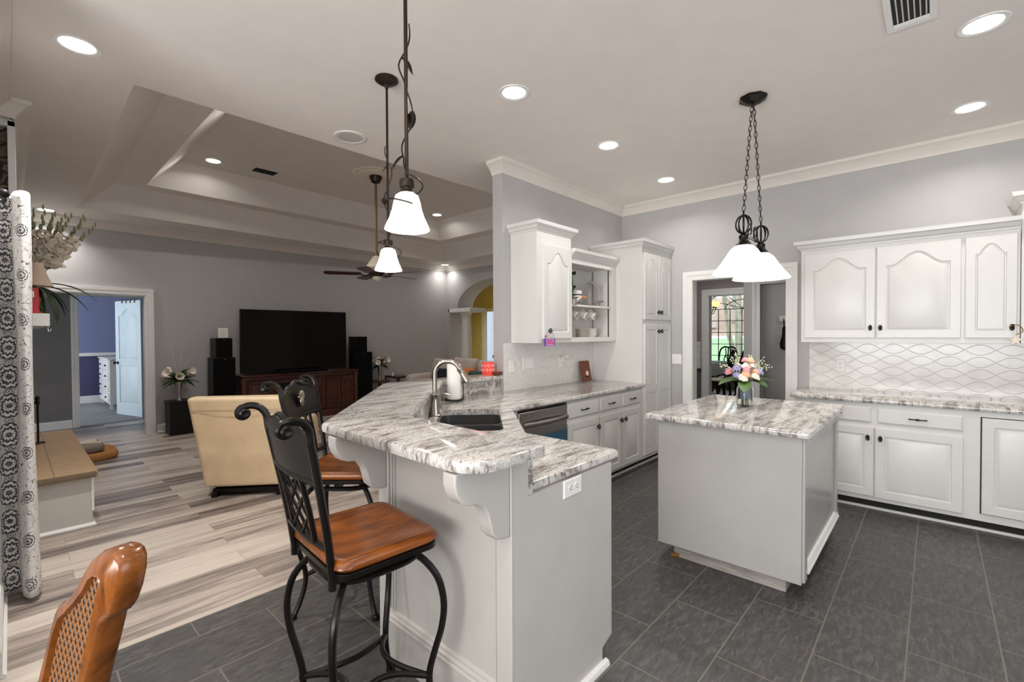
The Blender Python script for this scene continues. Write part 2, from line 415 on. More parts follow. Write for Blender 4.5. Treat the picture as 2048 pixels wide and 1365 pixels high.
    def build(s, name, mat, parent=None, bevel=0, seg=2, smooth=35, local=False, sub=0):
        me = bpy.data.meshes.new(name)
        bmesh.ops.recalc_face_normals(s.bm, faces=s.bm.faces)
        if parent is not None and not local: s.bm.transform(WM[parent.name].inverted())
        s.bm.to_mesh(me); s.bm.free()
        o = bpy.data.objects.new(name, me); COL.objects.link(o)
        for m in (mat if isinstance(mat, (list, tuple)) else [mat]): me.materials.append(m)
        WM[o.name] = Matrix.Identity(4)
        if parent is not None: o.parent = parent; WM[o.name] = WM[parent.name].copy()
        if bevel:
            b = o.modifiers.new('bevel', 'BEVEL'); b.width = bevel; b.segments = seg; b.limit_method = 'ANGLE'; b.angle_limit = math.radians(40)
            b.harden_normals = False
        if sub:
            u = o.modifiers.new('sub', 'SUBSURF'); u.levels = sub; u.render_levels = sub
        if smooth:
            for p in me.polygons: p.use_smooth = True
            me.set_sharp_from_angle(angle=math.radians(smooth if not bevel else 50))
        return o

def thing(name, label, cat, loc=(0, 0, 0), rotz=0, group=None):
    o = bpy.data.objects.new(name, None); COL.objects.link(o); o.empty_display_size = .1
    o.location = loc; o.rotation_euler = (0, 0, rotz); o['label'] = label; o['category'] = cat
    if group: o['group'] = group
    WM[o.name] = Matrix.Translation(loc) @ Matrix.Rotation(rotz, 4, 'Z')
    return o
def tag(o, label, cat, group=None):
    o['label'] = label; o['category'] = cat
    if group: o['group'] = group
    return o
def struct(o): o['kind'] = 'structure'; return o
def dup(root, loc=None, rotz=None, label=None, group=None):
    r = root.copy(); COL.objects.link(r)
    if loc is not None: r.location = loc
    if rotz is not None: r.rotation_euler = (0, 0, rotz)
    if label: r['label'] = label
    if group: r['group'] = group
    for ch in list(root.children):
        c = ch.copy(); COL.objects.link(c); c.parent = r
        for g in list(ch.children):
            d = g.copy(); COL.objects.link(d); d.parent = c
    return r
def rrect(w, d, r, n=5, cx=0, cy=0):
    P = []
    for sx, sy, a0 in ((1, 1, 0), (-1, 1, 90), (-1, -1, 180), (1, -1, 270)):
        for i in range(n + 1):
            a = math.radians(a0 + 90 * i / n); P.append((cx + sx * (w / 2 - r) + r * math.cos(a), cy + sy * (d / 2 - r) + r * math.sin(a)))
    return P
def spline(pts, n=8):
    """Catmull-Rom through pts"""
    P = [Vector(p) for p in pts]; P = [2 * P[0] - P[1]] + P + [2 * P[-1] - P[-2]]; out = []
    for i in range(1, len(P) - 2):
        for k in range(n):
            t = k / n; a, b, c, d = P[i - 1], P[i], P[i + 1], P[i + 2]
            out.append(.5 * ((2 * b) + (-a + c) * t + (2 * a - 5 * b + 4 * c - d) * t * t + (-a + 3 * b - 3 * c + d) * t ** 3))
    out.append(P[-2]); return out
def molding(mb, path, prof, side=1, closed=False):
    """sweep profile [(outward d, z)] along a plan path with mitred corners; outward is to the left of travel times side"""
    P = [Vector((x, y)) for x, y in path]; n = len(P); R = []
    for i in range(n):
        d0 = (P[i] - P[i - 1]) if (i > 0 or closed) else (P[1] - P[0]); d1 = (P[(i + 1) % n] - P[i]) if (i < n - 1 or closed) else (P[i] - P[i - 1])
        d0.normalize(); d1.normalize(); n0 = Vector((-d0.y, d0.x)) * side; n1 = Vector((-d1.y, d1.x)) * side
        m = (n0 + n1); m = m / max(m.dot(n0), .2) if m.length > 1e-4 else n0
        R.append([(P[i].x + m.x * a, P[i].y + m.y * a, z) for a, z in prof])
    if closed: R.append(R[0])
    return mb.rings(R, not closed, not closed)
CROWN = lambda z: [(0, z - .115), (.012, z - .115), (.014, z - .10), (.03, z - .075), (.055, z - .045), (.075, z - .03), (.085, z - .026), (.088, z), (0, z)]
BASEB = [(0, 0), (.028, 0), (.028, .012), (.016, .022), (.016, .105), (.011, .118), (.006, .13), (0, .13)]

# door / drawer faces. frame = (origin, u dir, w dir): u to the right seen from the front, z up, w out of the face
def face_fn(o, u, w):
    o, u, w = Vector(o), Vector(u), Vector(w)
    return lambda a, b, c: o + u * a + Vector((0, 0, 1)) * b + w * c
def panel_outline(x0, x1, z0, z1, arch):
    pts = [(x0, z0), (x1, z0)]
    if not arch: return pts + [(x1, z1), (x0, z1)]
    W = x1 - x0; n = 22; sh = W * .10
    for i in range(n + 1):
        t = i / n; x = x1 - sh - (W - 2 * sh) * t
        q = math.sin(PI * t) ** (1.6 if W > .26 else 1.0)
        pts.append((x, z1 - arch + arch * q))
    pts.insert(2, (x1, z1 - arch)); pts.append((x0, z1 - arch))
    return pts
def inset(pts, d):
    n = len(pts); out = []
    for i in range(n):
        a, b, c = Vector(pts[i - 1]), Vector(pts[i]), Vector(pts[(i + 1) % n])
        e0 = (b - a).normalized(); e1 = (c - b).normalized(); n0 = Vector((-e0.y, e0.x)); n1 = Vector((-e1.y, e1.x))
        m = n0 + n1; m = m / max(m.dot(n0), .35); out.append((b.x + m.x * d, b.y + m.y * d))
    return out
def door_mesh(mb, fn, w, h, t=.02, panels=None, stile=.06, arch=0):
    """slab w x h with eased edge and raised panels (z0, z1, arch) sunk in its face"""
    e = .004
    rect = lambda i: [(i, i), (w - i, i), (w - i, h - i), (i, h - i)]
    V = [[mb.v(fn(x, z, c)) for x, z in rect(i)] for i, c in ((0, 0), (0, t - e), (e, t))]
    mb.f(V[0][::-1])
    for a, b in zip(V[:-1], V[1:]):
        for i in range(4): mb.f([a[i], a[(i + 1) % 4], b[(i + 1) % 4], b[i]])
    edges = []
    def loop_edges(L):
        for i in range(len(L)): 
            ed = mb.bm.edges.get((L[i], L[(i + 1) % len(L)])) or mb.bm.edges.new((L[i], L[(i + 1) % len(L)])); edges.append(ed)
    loop_edges(V[2])
    for z0, z1, ar in (panels if panels is not None else [(stile, h - stile, arch)]):
        o = panel_outline(stile, w - stile, z0, z1, ar); prev = None
        for d, c in ((0, t), (.003, t - .009), (.009, t - .010), (.011, t - .009), (.034 if w > .36 else .014, t - .001)):
            q = inset(o, d) if d else o
            L = [mb.v(fn(x, z, c)) for x, z in q]
            if prev is None: loop_edges(L)
            else:
                for i in range(len(L)): mb.f([prev[i], prev[(i + 1) % len(L)], L[(i + 1) % len(L)], L[i]])
            prev = L
        mb.f(prev)
    bmesh.ops.triangle_fill(mb.bm, use_beauty=True, edges=edges)
    return mb
def knob(parent, p, w, name='knob'):
    """small dark birdcage knob standing on its door"""
    p = Vector(p); w = Vector(w).normalized(); mb = MB()
    mb.lathe([(.009, 0), (.009, .003), (.004, .005), (.004, .014)], p, 10, w)
    c = p + w * .02
    for k in range(5):
        a = 2 * PI * k / 5; s = w.cross(Vector((0, 0, 1)))
        pts = [c + Vector((0, 0, 1)) * (.021 * math.sin(t)) + (s * math.cos(a + t) + w * math.sin(a + t)) * (.011 * math.cos(t) + .0012) for t in [(-PI / 2 + PI * j / 8) for j in range(9)]]
        mb.tube(pts, .0028, 6)
    mb.ball(c + Vector((0, 0, .021)), .0035, seg=8, rows=6); mb.ball(c - Vector((0, 0, .021)), .0035, seg=8, rows=6)
    return mb.build(name, M['black'], parent)
def pull(parent, p, u, w, L=.1):
    p, u, w = Vector(p), Vector(u), Vector(w); mb = MB()
    mb.tube([p - u * L / 2, p - u * L / 2 + w * .022, p - u * L / 2 * .9 + w * .024, p - u * .02 + w * .027], .0045, 8)
    mb.tube([p + u * L / 2, p + u * L / 2 + w * .022, p + u * L / 2 * .9 + w * .024, p + u * .02 + w * .027], .0045, 8)
    for k in range(4):
        a0 = PI / 2 * k
        mb.tube([p + w * .027 + u * (.04 * (j / 6 - .5)) + (Vector((0, 0, 1)) * math.cos(a0 + j * .5) + w * math.sin(a0 + j * .5)) * (.007 * math.sin(PI * j / 6)) for j in range(7)], .0025, 6)
    return mb.build('pull_handle', M['black'], parent)
# ------------------------------------------------------------------ SETTING
ZC, Z2, Z3 = 3.05, 3.35, 3.65
XW, YW = 5.30, 2.954          # kitchen walls
YV, XV = 8.555, 7.02          # living-room walls
XL = -.06                     # living-room side wall

def wallbox(name, *boxes, mat=None):
    mb = MB()
    for b in boxes: mb.box(*b)
    return struct(mb.build(name, mat or M['wall'], smooth=0))
mb = MB(); mb.box(-3.1, 9.0, -2.7, 2.79, -.12, 0); struct(mb.build('floor', M['slate'], smooth=0))
mb = MB(); mb.box(-3.1, 12.6, 2.79, 10.12, -.12, 0); mb.box(9.0, 12.6, -.5, 2.79, -.12, 0); struct(mb.build('floor_living', M['plank'], smooth=0))
mb = MB(); mb.box(-.05, XW, 2.765, 2.805, 0, .004); struct(mb.build('trim_1', plain('pale_seam_strip', srgb(188, 176, 163), .5), smooth=0))

# ceiling: flat kitchen ceiling with the stepped tray over the living room
def ceiling():
    mb = MB()
    o1 = [(.555, 3.76), (6.53, 3.70), (6.53, 8.05), (.595, 7.83)]              # rim of the tray
    off = lambda P, d: [(P[0][0] + d, P[0][1] + d), (P[1][0] - d, P[1][1] + d), (P[2][0] - d, P[2][1] - d), (P[3][0] + d, P[3][1] - d)]
    a1 = off(o1, .30); o2 = [(1.186, 4.35), (5.93, 4.30), (5.93, 7.415), (1.186, 7.31)]; a2 = off(o2, .30)
    outer = [(-3.1, 3.0), (7.6, 3.0), (7.6, 8.7), (-3.1, 8.7)]
    def band(P, zp, Q, zq):
        for i in range(4):
            j = (i + 1) % 4; mb.poly([(*P[i], zp), (*P[j], zp), (*Q[j], zq), (*Q[i], zq)])
    band(outer, ZC, o1, ZC); band(o1, ZC, a1, Z2); band(a1, Z2, o2, Z2); band(o2, Z2, a2, Z3)
    mb.poly([(*p, Z3) for p in a2])
    mb.poly([(-3.1, -2.7, ZC), (5.5, -2.7, ZC), (5.5, 3.0, ZC), (-3.1, 3.0, ZC)])
    bmesh.ops.remove_doubles(mb.bm, verts=mb.bm.verts, dist=.0005)
    o = mb.build('ceiling', M['ceil'], smooth=0)
    sol = o.modifiers.new('thick', 'SOLIDIFY'); sol.thickness = .1; sol.offset = 1
    # make the thickness go upwards whatever the normals came out as
    if sum(p.normal.z for p in o.data.polygons) > 0: sol.offset = 1
    else: sol.offset = -1
    return struct(o)
ceiling()
mb = MB(); mb.box(-3.3, 13, -3, 14, 3.85, 3.95); struct(mb.build('ceiling_roof', M['ceil'], smooth=0))

# kitchen walls
wallbox('wall_right', (XW, XW + .12, 2.06, 3.08, 0, ZC), (XW, XW + .12, 1.10, 2.06, 2.06, ZC), (XW, XW + .12, -2.7, 1.10, 0, ZC))
wallbox('wall_left', (3.093, XW, YW, 3.078, 0, ZC))
# breakfast nook behind the camera, with two big windows
wallbox('wall_back', (-3.1, -.7, -2.62, -2.5, 0, ZC), (2.5, 5.42, -2.62, -2.5, 0, ZC), (-.7, 2.5, -2.62, -2.5, 0, .6), (-.7, 2.5, -2.62, -2.5, 2.4, ZC))
wallbox('wall_nook', (-3.12, -3.0, -2.62, -1.4, 0, ZC), (-3.12, -3.0, 1.8, 2.9, 0, ZC), (-3.12, -3.0, -1.4, 1.8, 0, .6), (-3.12, -3.0, -1.4, 1.8, 2.4, ZC))
def window(name, ax, a0, a1, at, z0, z1, n):
    mb = MB()
    def bar(u0, u1, za, zb, d=.05):
        if ax == 'x': mb.box(u0, u1, at - d / 2, at + d / 2, za, zb)
        else: mb.box(at - d / 2, at + d / 2, u0, u1, za, zb)
    for u in [a0 + (a1 - a0) * i / n for i in range(n + 1)]: bar(u - .03, u + .03, z0, z1)
    for z in (z0 + .03, (z0 + z1) / 2, z1 - .03): bar(a0, a1, z - .03, z + .03, .045)
    return struct(mb.build(name, M['trim'], smooth=0))
window('window_1', 'x', -.7, 2.5, -2.56, .6, 2.4, 4); window('window_2', 'y', -1.4, 1.8, -3.06, .6, 2.4, 4)
wallbox('wall_nook_end', (-3.12, XL - .0, 2.79, 2.91, 0, ZC))
# living room walls
wallbox('wall_fireplace', (XL - .12, XL, 2.91, 8.68, 0, ZC))
wallbox('wall_television', (XL - .12, .16, YV, YV + .12, 0, ZC), (.16, 1.345, YV, YV + .12, 2.04, ZC), (1.345, XV + .5, YV, YV + .12, 0, ZC))
def arch_wall():
    mb = MB(); yc, a, b, zs = 6.95, 1.21, .61, 2.05
    out = [(3.0, 0), (5.45, 0), (5.45, zs), (yc - a, zs)]
    for i in range(1, 28): t = PI - PI * i / 28; out.append((yc + a * math.cos(t), zs + b * math.sin(t)))
    out += [(yc + a, zs), (8.46, zs), (8.46, 0), (YV + .12, 0), (YV + .12, ZC), (3.0, ZC)]
    # split into convex-ish strips so the arch triangulates cleanly
    mb.prx([(3.0, 0), (5.45, 0), (5.45, zs), (5.45, ZC), (3.0, ZC)], XV, XV + .48)
    mb.prx([(8.46, 0), (YV + .12, 0), (YV + .12, ZC), (8.46, ZC)], XV, XV + .48)
    mb.prx([(5.45, zs), (yc - a, zs), (yc - a, ZC), (5.45, ZC)], XV, XV + .48)
    mb.prx([(yc + a, zs), (8.46, zs), (8.46, ZC), (yc + a, ZC)], XV, XV + .48)
    P = [(yc + a * math.cos(PI - PI * i / 28), zs + b * math.sin(PI - PI * i / 28)) for i in range(29)]
    for p, q in zip(P[:-1], P[1:]): mb.prx([p, q, (q[0], ZC), (p[0], ZC)], XV, XV + .48)
    return struct(mb.build('wall_arch', M['wall'], smooth=0))
arch_wall()
wallbox('wall_living_near', (XW, XV + .5, 3.0, 3.078, 0, ZC))
# column carrying the arch
mb = MB(); c = (XV + .24, 8.12, 0)
mb.box(c[0] - .19, c[0] + .19, 7.93, 8.31, 0, .12)
mb.lathe([(.155, .12), (.16, .15), (.145, .18), (.13, .2), (.128, .9), (.108, 1.80), (.108, 1.84), (.122, 1.85), (.122, 1.87), (.108, 1.88), (.108, 1.90), (.15, 1.945), (.16, 1.96)], c, 32)
mb.box(c[0] - .24, c[0] + .24, 7.72, 8.5, 1.96, 2.05)
tag(mb.build('column', M['trim'], bevel=.006), 'round white column carrying the arch at the sofa end of the living room', 'column')

# crown mouldings
mb = MB(); molding(mb, [(XW, -2.5), (XW, YW), (3.093, YW), (3.093, 3.078)], CROWN(ZC), 1); struct(mb.build('trim_2', M['crown'], smooth=30))
mb = MB(); molding(mb, [(XV, 3.08), (XV, YV), (XL, YV), (XL, 7.10)], CROWN(ZC), 1); struct(mb.build('trim_3', M['crown'], smooth=30))
mb = MB(); molding(mb, [(XL, 7.10), (.035, 7.10), (.035, 4.63), (XL, 4.63), (XL, 2.95)], CROWN(ZC), 1); struct(mb.build('trim_4', M['crown'], smooth=30))
# baseboards
mb = MB(); molding(mb, [(XV, YV), (1.46, YV)], BASEB, 1); struct(mb.build('baseboard_television', M['trim'], smooth=0))
mb = MB(); molding(mb, [(XL, 4.6), (XL, 2.9)], BASEB, 1); struct(mb.build('baseboard_fireplace', M['trim'], smooth=0))
mb = MB(); molding(mb, [(XW, 2.2), (XW, 2.318)], BASEB, 1); struct(mb.build('baseboard_right', M['trim'], smooth=0))

def casing(name, fn, a0, a1, z1, w=.1, t=.022, z0=0, right=True, left=True):
    """moulded door casing around an opening a0..a1 wide and z1 high; fn(a, z, out)"""
    prof = [(0, 0), (0, .012), (.012, .016), (.05, .018), (.055, .022), (w - .012, t + .004), (w, t + .004), (w, 0)]
    mb = MB(); pts = []
    if left: pts.append((a0, z0, -1, 0))
    pts += [(a0, z1, -1, 1), (a1, z1, 1, 1)]
    if right: pts.append((a1, z0, 1, 0))
    R = [[fn(a + sx * d, z + sz * d, o) for d, o in prof] for a, z, sx, sz in pts]
    mb.rings(R); return struct(mb.build(name, M['trim'], smooth=20))
casing('door_1', lambda a, z, o: (XW - o, a, z), 2.055, 1.10, 2.05) if False else casing('door_1', lambda a, z, o: (XW - o, -a, z), -2.055, -1.105, 2.05)
mb = MB(); mb.box(XW - .002, XW + .125, 2.05, 2.062, 0, 2.062); mb.box(XW - .002, XW + .125, 1.10, 1.112, 0, 2.062); mb.box(XW - .002, XW + .125, 1.10, 2.062, 2.05, 2.062); struct(mb.build('trim_5', M['trim'], smooth=0))
casing('door_2', lambda a, z, o: (a, YV - o, z), .16, 1.345, 2.04)
mb = MB(); mb.box(1.335, 1.348, YV - .002, YV + .125, 0, 2.045); mb.box(.157, .17, YV - .002, YV + .125, 0, 2.045); mb.box(.157, 1.348, YV - .002, YV + .125, 2.033, 2.045); struct(mb.build('trim_6', M['trim'], smooth=0))

# vestibule and bedroom behind the television wall
wallbox('wall_vestibule', (-1.3, .735, 10.04, 10.14, 0, ZC), (.735, 1.62, 10.04, 10.14, 2.10, ZC), (1.62, 2.6, 10.04, 10.14, 0, ZC), (1.75, 1.85, YV + .12, 10.04, 0, ZC), (-1.3, -1.2, YV + .12, 10.04, 0, ZC), mat=M['darkwall'])
wallbox('ceiling_vestibule', (-1.3, 1.85, YV + .12, 10.14, 2.45, 2.55), mat=M['darkwall'])
casing('door_3', lambda a, z, o: (a, 10.04 - o, z), .735, 1.62, 2.10, .09)
mb = MB(); molding(mb, [(.64, 10.04), (-1.2, 10.04)], BASEB, 1); struct(mb.build('baseboard_vestibule', M['trim'], smooth=0))
mb = MB(); mb.box(-1.3, 4.0, 10.12, 13.7, -.1, .006); struct(mb.build('floor_bedroom', M['carpet'], smooth=0))
wallbox('wall_bedroom', (-1.3, 4.0, 13.5, 13.6, 1.04, ZC), (3.9, 4.0, 10.14, 13.5, 1.04, ZC), mat=M['blue'])
wallbox('wall_bedroom_lower', (-1.3, 4.0, 13.5, 13.6, 0, 1.04), (3.9, 4.0, 10.14, 13.5, 0, 1.04), mat=M['indigo'])
mb = MB(); mb.box(-1.3, 3.9, 13.47, 13.5, 1.02, 1.09); mb.box(-1.3, 3.9, 13.475, 13.5, 0, .16); struct(mb.build('trim_7', M['trim'], smooth=0))
wallbox('ceiling_bedroom', (-1.4, 4.0, 10.14, 13.7, ZC, ZC + .1), mat=M['ceil'])

# yellow hall beyond the arch
wallbox('wall_hall', (10.0, 10.1, 10.40, 13, 0, ZC), (10.0, 10.1, 5.1, 9.55, 0, ZC), (10.0, 10.1, 9.35, 10.40, 2.16, ZC), (XV + .48, 10.0, 12.9, 13, 0, ZC), mat=M['yellow'])
wallbox('wall_study', (12.4, 12.5, 7, 13, 0, ZC), mat=plain('study_pale_paint', srgb(206, 212, 226), .6))
wallbox('ceiling_hall', (XV + .4, 12.5, 5.05, 13.0, ZC - .1, ZC), mat=M['ceil'])
wallbox('wall_hall_near', (XV + .48, 12.5, 5.0, 5.1, 0, ZC), mat=M['yellow'])
wallbox('wall_hall_far', (XV + .48, XV + .58, YV, 13, 0, ZC), mat=M['yellow'])
mb = MB(); mb.box(XV + .4, 12.5, 10.12, 13.0, -.12, 0); struct(mb.build('floor_hall', M['plank'], smooth=0))
mb = MB()
R = [[(10.0 - o, y + sy * d, z + sz * d) for d, o in ((0, 0), (0, .015), (.03, .02), (.1, .022), (.1, 0))] for y, z, sy, sz in ((10.36, 0, 1, 0), (10.36, 2.14, 1, 1), (9.5, 2.14, -1, 1), (9.5, 0, -1, 0))]
mb.rings(R); struct(mb.build('door_4', plain('cream_door_trim', srgb(232, 222, 178), .4), smooth=20))
mb = MB(); mb.box(9.98, 10.12, 10.35, 10.41, 0, 2.2); struct(mb.build('trim_8', M['trim'], smooth=0))

# passage and dining room seen through the kitchen doorway
X2 = 7.0
wallbox('wall_passage', (X2, X2 + .12, 2.48, 3.4, 0, ZC), (X2, X2 + .12, 1.0, 2.48, 2.0, ZC), (XW + .12, X2, 3.0, 3.1, 0, ZC), mat=M['pinkwall'])
wallbox('wall_partition', (6.30, 6.42, 1.60, 1.79, 0, 2.75), (6.30, 6.42, .0, 1.60, 2.05, 2.75), (6.42, X2, 1.75, 1.79, 0, 2.75), mat=M['wall'])
wallbox('wall_closet', (6.9, 7.0, -.5, 1.75, 0, 2.75), (XW + .12, 6.9, -.5, -.4, 0, 2.75), mat=M['wall'])
wallbox('ceiling_passage', (XW + .12, X2 + .1, -.5, 3.1, 2.75, 2.85), mat=M['ceil'])
casing('door_5', lambda a, z, o: (6.30 - o, -a, z), -1.60, -.3, 2.05, .085)
casing('door_6', lambda a, z, o: (X2 - o, -a, z), -2.475, -1.2, 2.0, .09, right=False)
mb = MB(); mb.box(X2, X2 + .12, 2.468, 2.482, 0, 2.0); mb.box(X2, X2 + .12, 1.79, 2.482, 1.99, 2.002); struct(mb.build('trim_9', M['trim'], smooth=0))
mb = MB(); mb.box(X2 - .012, X2, 2.585, 3.0, .92, 1.32); struct(mb.build('trim_10', arabesque('passage_tile', 1), smooth=0))
wallbox('wall_dining', (12.5, 12.62, .5, 2.4, 0, ZC), (12.5, 12.62, 4.75, 6, 0, ZC), (12.5, 12.62, 2.4, 4.75, 0, .35), (12.5, 12.62, 2.4, 4.75, 2.55, ZC), (7.1, 12.5, 4.9, 5.0, 0, ZC), (7.1, 12.5, .9, 1.0, 0, ZC), mat=M['pinkwall'])
wallbox('ceiling_dining', (7.1, 12.6, .9, 5.0, ZC - .1, ZC), mat=M['ceil'])
# leaded dining window: grid below, rays and arcs above
mb = MB(); wx = 12.5
pane = .30
for k in range(9): y = 2.45 + k * .285; mb.box(wx - .012, wx + .012, y - .008, y + .008, .4, 2.06)
for k in range(7): z = 2.06 - k * .30; mb.box(wx - .012, wx + .012, 2.4, 4.75, z - .008, z + .008)
for R_ in (.45, .95):
    mb.tube([(wx, 3.55 + R_ * math.cos(PI * i / 24), 2.06 + R_ * math.sin(PI * i / 24) * .52) for i in range(25)], .010, 6)
for a in (30, 60, 90, 120, 150): mb.tube([(wx, 3.55, 2.06), (wx, 3.55 + 1.1 * math.cos(math.radians(a)), 2.06 + .56 * math.sin(math.radians(a)))], .008, 6)
win = struct(mb.build('window_3', M['black']))
mb = MB(); mb.box(wx + .014, wx + .018, 2.4, 4.75, .35, 2.55); g = mb.build('window_pane', M['glass'], win, smooth=0)
# garden outside that window
mb = MB(); mb.poly([(12.62, -30, -.25), (24, -30, -.25), (24, 40, -.25), (12.62, 40, -.25)]); mb.poly([(24, -30, -.25), (44, -30, .9), (44, 40, .9), (24, 40, -.25)]); tag(mb.build('lawn', M['lawn'], smooth=0), 'sunlit green lawn seen through the dining-room window', 'lawn')
bpy.data.objects['lawn']['kind'] = 'structure'
mb = MB(); mb.poly([(44, -40, .9), (47, -40, 1.15), (47, 50, 1.15), (44, 50, .9)]); struct(mb.build('road', M['road'], smooth=0))
mb = MB(); mb.poly([(47, -40, 1.15), (70, -40, 6.5), (70, 60, 6.5), (47, 60, 1.15)]); struct(mb.build('ground_mulch', M['mulch'], smooth=0))
# ------------------------------------------------------------------ KITCHEN, side wall (faces -X; u runs towards -Y)
XU, XB, ZCT, ZB, YB = 4.97, 4.695, .916, .087, 2.318
WX, UY = (-1, 0, 0), (0, -1, 0)
WY, UX = (0, -1, 0), (1, 0, 0)
def door_on_x(parent, x, y0, y1, z0, z1, name='cabinet_door', arch=0, panels=None, stile=.06):
    """door on a face looking to -X, from y0 (left) down to y1 (right)"""
    mb = MB(); fn = face_fn((x, y0, z0), UY, WX); door_mesh(mb, fn, y0 - y1, z1 - z0, .02, panels, stile, arch)
    return mb.build(name, M['cab'], parent, smooth=25)
def door_on_y(parent, y, x0, x1, z0, z1, name='cabinet_door', arch=0, panels=None, stile=.06):
    mb = MB(); fn = face_fn((x0, y, z0), UX, WY); door_mesh(mb, fn, x1 - x0, z1 - z0, .02, panels, stile, arch)
    return mb.build(name, M['cab'], parent, smooth=25)
CABCROWN = lambda z: [(0, z), (.006, z), (.008, z + .012), (.022, z + .022), (.034, z + .045), (.05, z + .055), (.052, z + .07), (.055, z + .085), (0, z + .085)]

t = thing('wall_cabinet', 'long white upper cabinet with three arched doors beside the kitchen doorway', 'cabinet', (5.13, .2, 1.36))
mb = MB(); mb.box(XU, XW - .002, -.455, .917, 1.36, 2.20); mb.build('cabinet_body', M['cab'], t, bevel=.002)
mb = MB(); molding(mb, [(XU, -.455), (XU, .917), (XW - .002, .917)], CABCROWN(2.20), 1); mb.build('crown_moulding', M['cab'], t, smooth=25)
d = door_on_x(t, XU, .888, .376, 1.40, 2.165, arch=.10); knob(d, (XU - .02, .406, 1.487), WX)
d = door_on_x(t, XU, .366, -.146, 1.40, 2.165, arch=.10); knob(d, (XU - .02, .339, 1.486), WX)
d = door_on_x(t, XU, -.168, -.440, 1.40, 2.165, arch=.075, stile=.055); knob(d, (XU - .02, -.413, 1.48), WX)

t = thing('tall_cabinet', 'white upper cabinet with taller crown at the far right edge', 'cabinet', (5.13, -.9, 1.36))
mb = MB(); mb.box(XU, XW - .002, -1.5, -.459, 1.36, 2.40); mb.build('cabinet_body', M['cab'], t, bevel=.002)
mb = MB(); molding(mb, [(XU, -1.5), (XU, -.459), (XW - .002, -.459)], CABCROWN(2.375), 1); mb.build('crown_moulding', M['cab'], t, smooth=25)
door_on_x(t, XU, -.50, -.98, 1.40, 2.32, arch=.1)

t = thing('base_cabinet', 'white base cabinet with wide drawer under the side-wall worktop', 'cabinet', (5.0, 0, 0))
mb = MB(); mb.box(XB, XW - .002, -1.5, .91, ZB, .877); mb.build('cabinet_body', M['cab'], t, bevel=.002)
mb = MB(); mb.box(XB + .075, XW - .002, -1.5, .90, 0, ZB); mb.build('toe_kick', M['dark'], t)
mb = MB(); mb.box(XB + .055, XB + .075, -1.5, .90, 0, .022); mb.build('shoe_moulding', M['trim'], t, bevel=.004)
def drawer_x(y0, y1, z0, z1, hy):
    mb = MB(); fn = face_fn((XB, y0, z0), UY, WX); w, h, e = y0 - y1, z1 - z0, .012
    R = [[fn(a, b, c) for a, b in ((i, i), (w - i, i), (w - i, h - i), (i, h - i))] for i, c in ((0, 0), (0, .011), (.005, .013), (e, .019))]
    mb.rings(R); o = mb.build('drawer', M['cab'], t, smooth=25)
    pull(o, (XB - .019, hy, (z0 + z1) / 2), UY, WX); return o
drawer_x(.885, .373, .72, .845, .62); drawer_x(.336, -.157, .72, .838, .092)
d = door_on_x(t, XB, .885, .357, .125, .682); knob(d, (XB - .02, .395, .60), WX)
d = door_on_x(t, XB, .350, -.158, .120, .678); knob(d, (XB - .02, .315, .60), WX)
mb = MB(); mb.box(XB - .001, XB + .002, -.62, -.245, .14, .838); mb.build('door_gap_shade', M['dark'], t, smooth=0)  # dark sheet painted in for the shade of the open gap
door_on_x(t, XB - .001, -.252, -.62, .146, .833, name='pullout_panel')

def slab(mb, pts, z0, z1, e=.012):
    """stone slab with a rounded (pencil) edge"""
    R = [inset(pts, i) for i in (e, .003, 0, 0, .003, e)]; zz = (z0, z0 + .004, z0 + e, z1 - e, z1 - .004, z1)
    V = [[mb.v((x, y, z)) for x, y in r] for r, z in zip(R, zz)]
    n = len(pts)
    for a, b in zip(V[:-1], V[1:]):
        for i in range(n): mb.f([a[i], a[(i + 1) % n], b[(i + 1) % n], b[i]])
    for L in (V[0][::-1], V[-1]):
        ed = [mb.bm.edges.get((L[i], L[(i + 1) % n])) for i in range(n)]
        bmesh.ops.triangle_fill(mb.bm, use_beauty=True, edges=[x for x in ed if x])
    return mb
def roundpoly(pts, rad, n=6):
    """round chosen corners; pts [(x,y,r)]"""
    out = []; N_ = len(pts)
    for i in range(N_):
        p = Vector(pts[i][:2]); r = pts[i][2] if len(pts[i]) > 2 else rad
        if r <= 0: out.append(tuple(p)); continue
        a = (Vector(pts[i - 1][:2]) - p).normalized(); b = (Vector(pts[(i + 1) % N_][:2]) - p).normalized()
        ang = a.angle(b); d = r / math.tan(ang / 2); c = p + (a + b).normalized() * (r / math.sin(ang / 2))
        s0 = p + a * d - c; s1 = p + b * d - c
        for k in range(n + 1):
            q = s0.lerp(s1, k / n).normalized() * r; out.append((c.x + q.x, c.y + q.y))
    return out
mb = MB(); slab(mb, [(4.655, -1.5), (5.298, -1.5), (5.298, .945), (4.655, .945)][::1], .879, ZCT)
tag(mb.build('countertop', M['granite2'], smooth=30), 'grey veined granite worktop under the wall tiles beside the doorway', 'countertop')
mb = MB(); mb.box(XW - .010, XW - .001, -1.5, .905, ZCT, 1.36); struct(mb.build('wall_tile_right', M['tileR'], smooth=0))
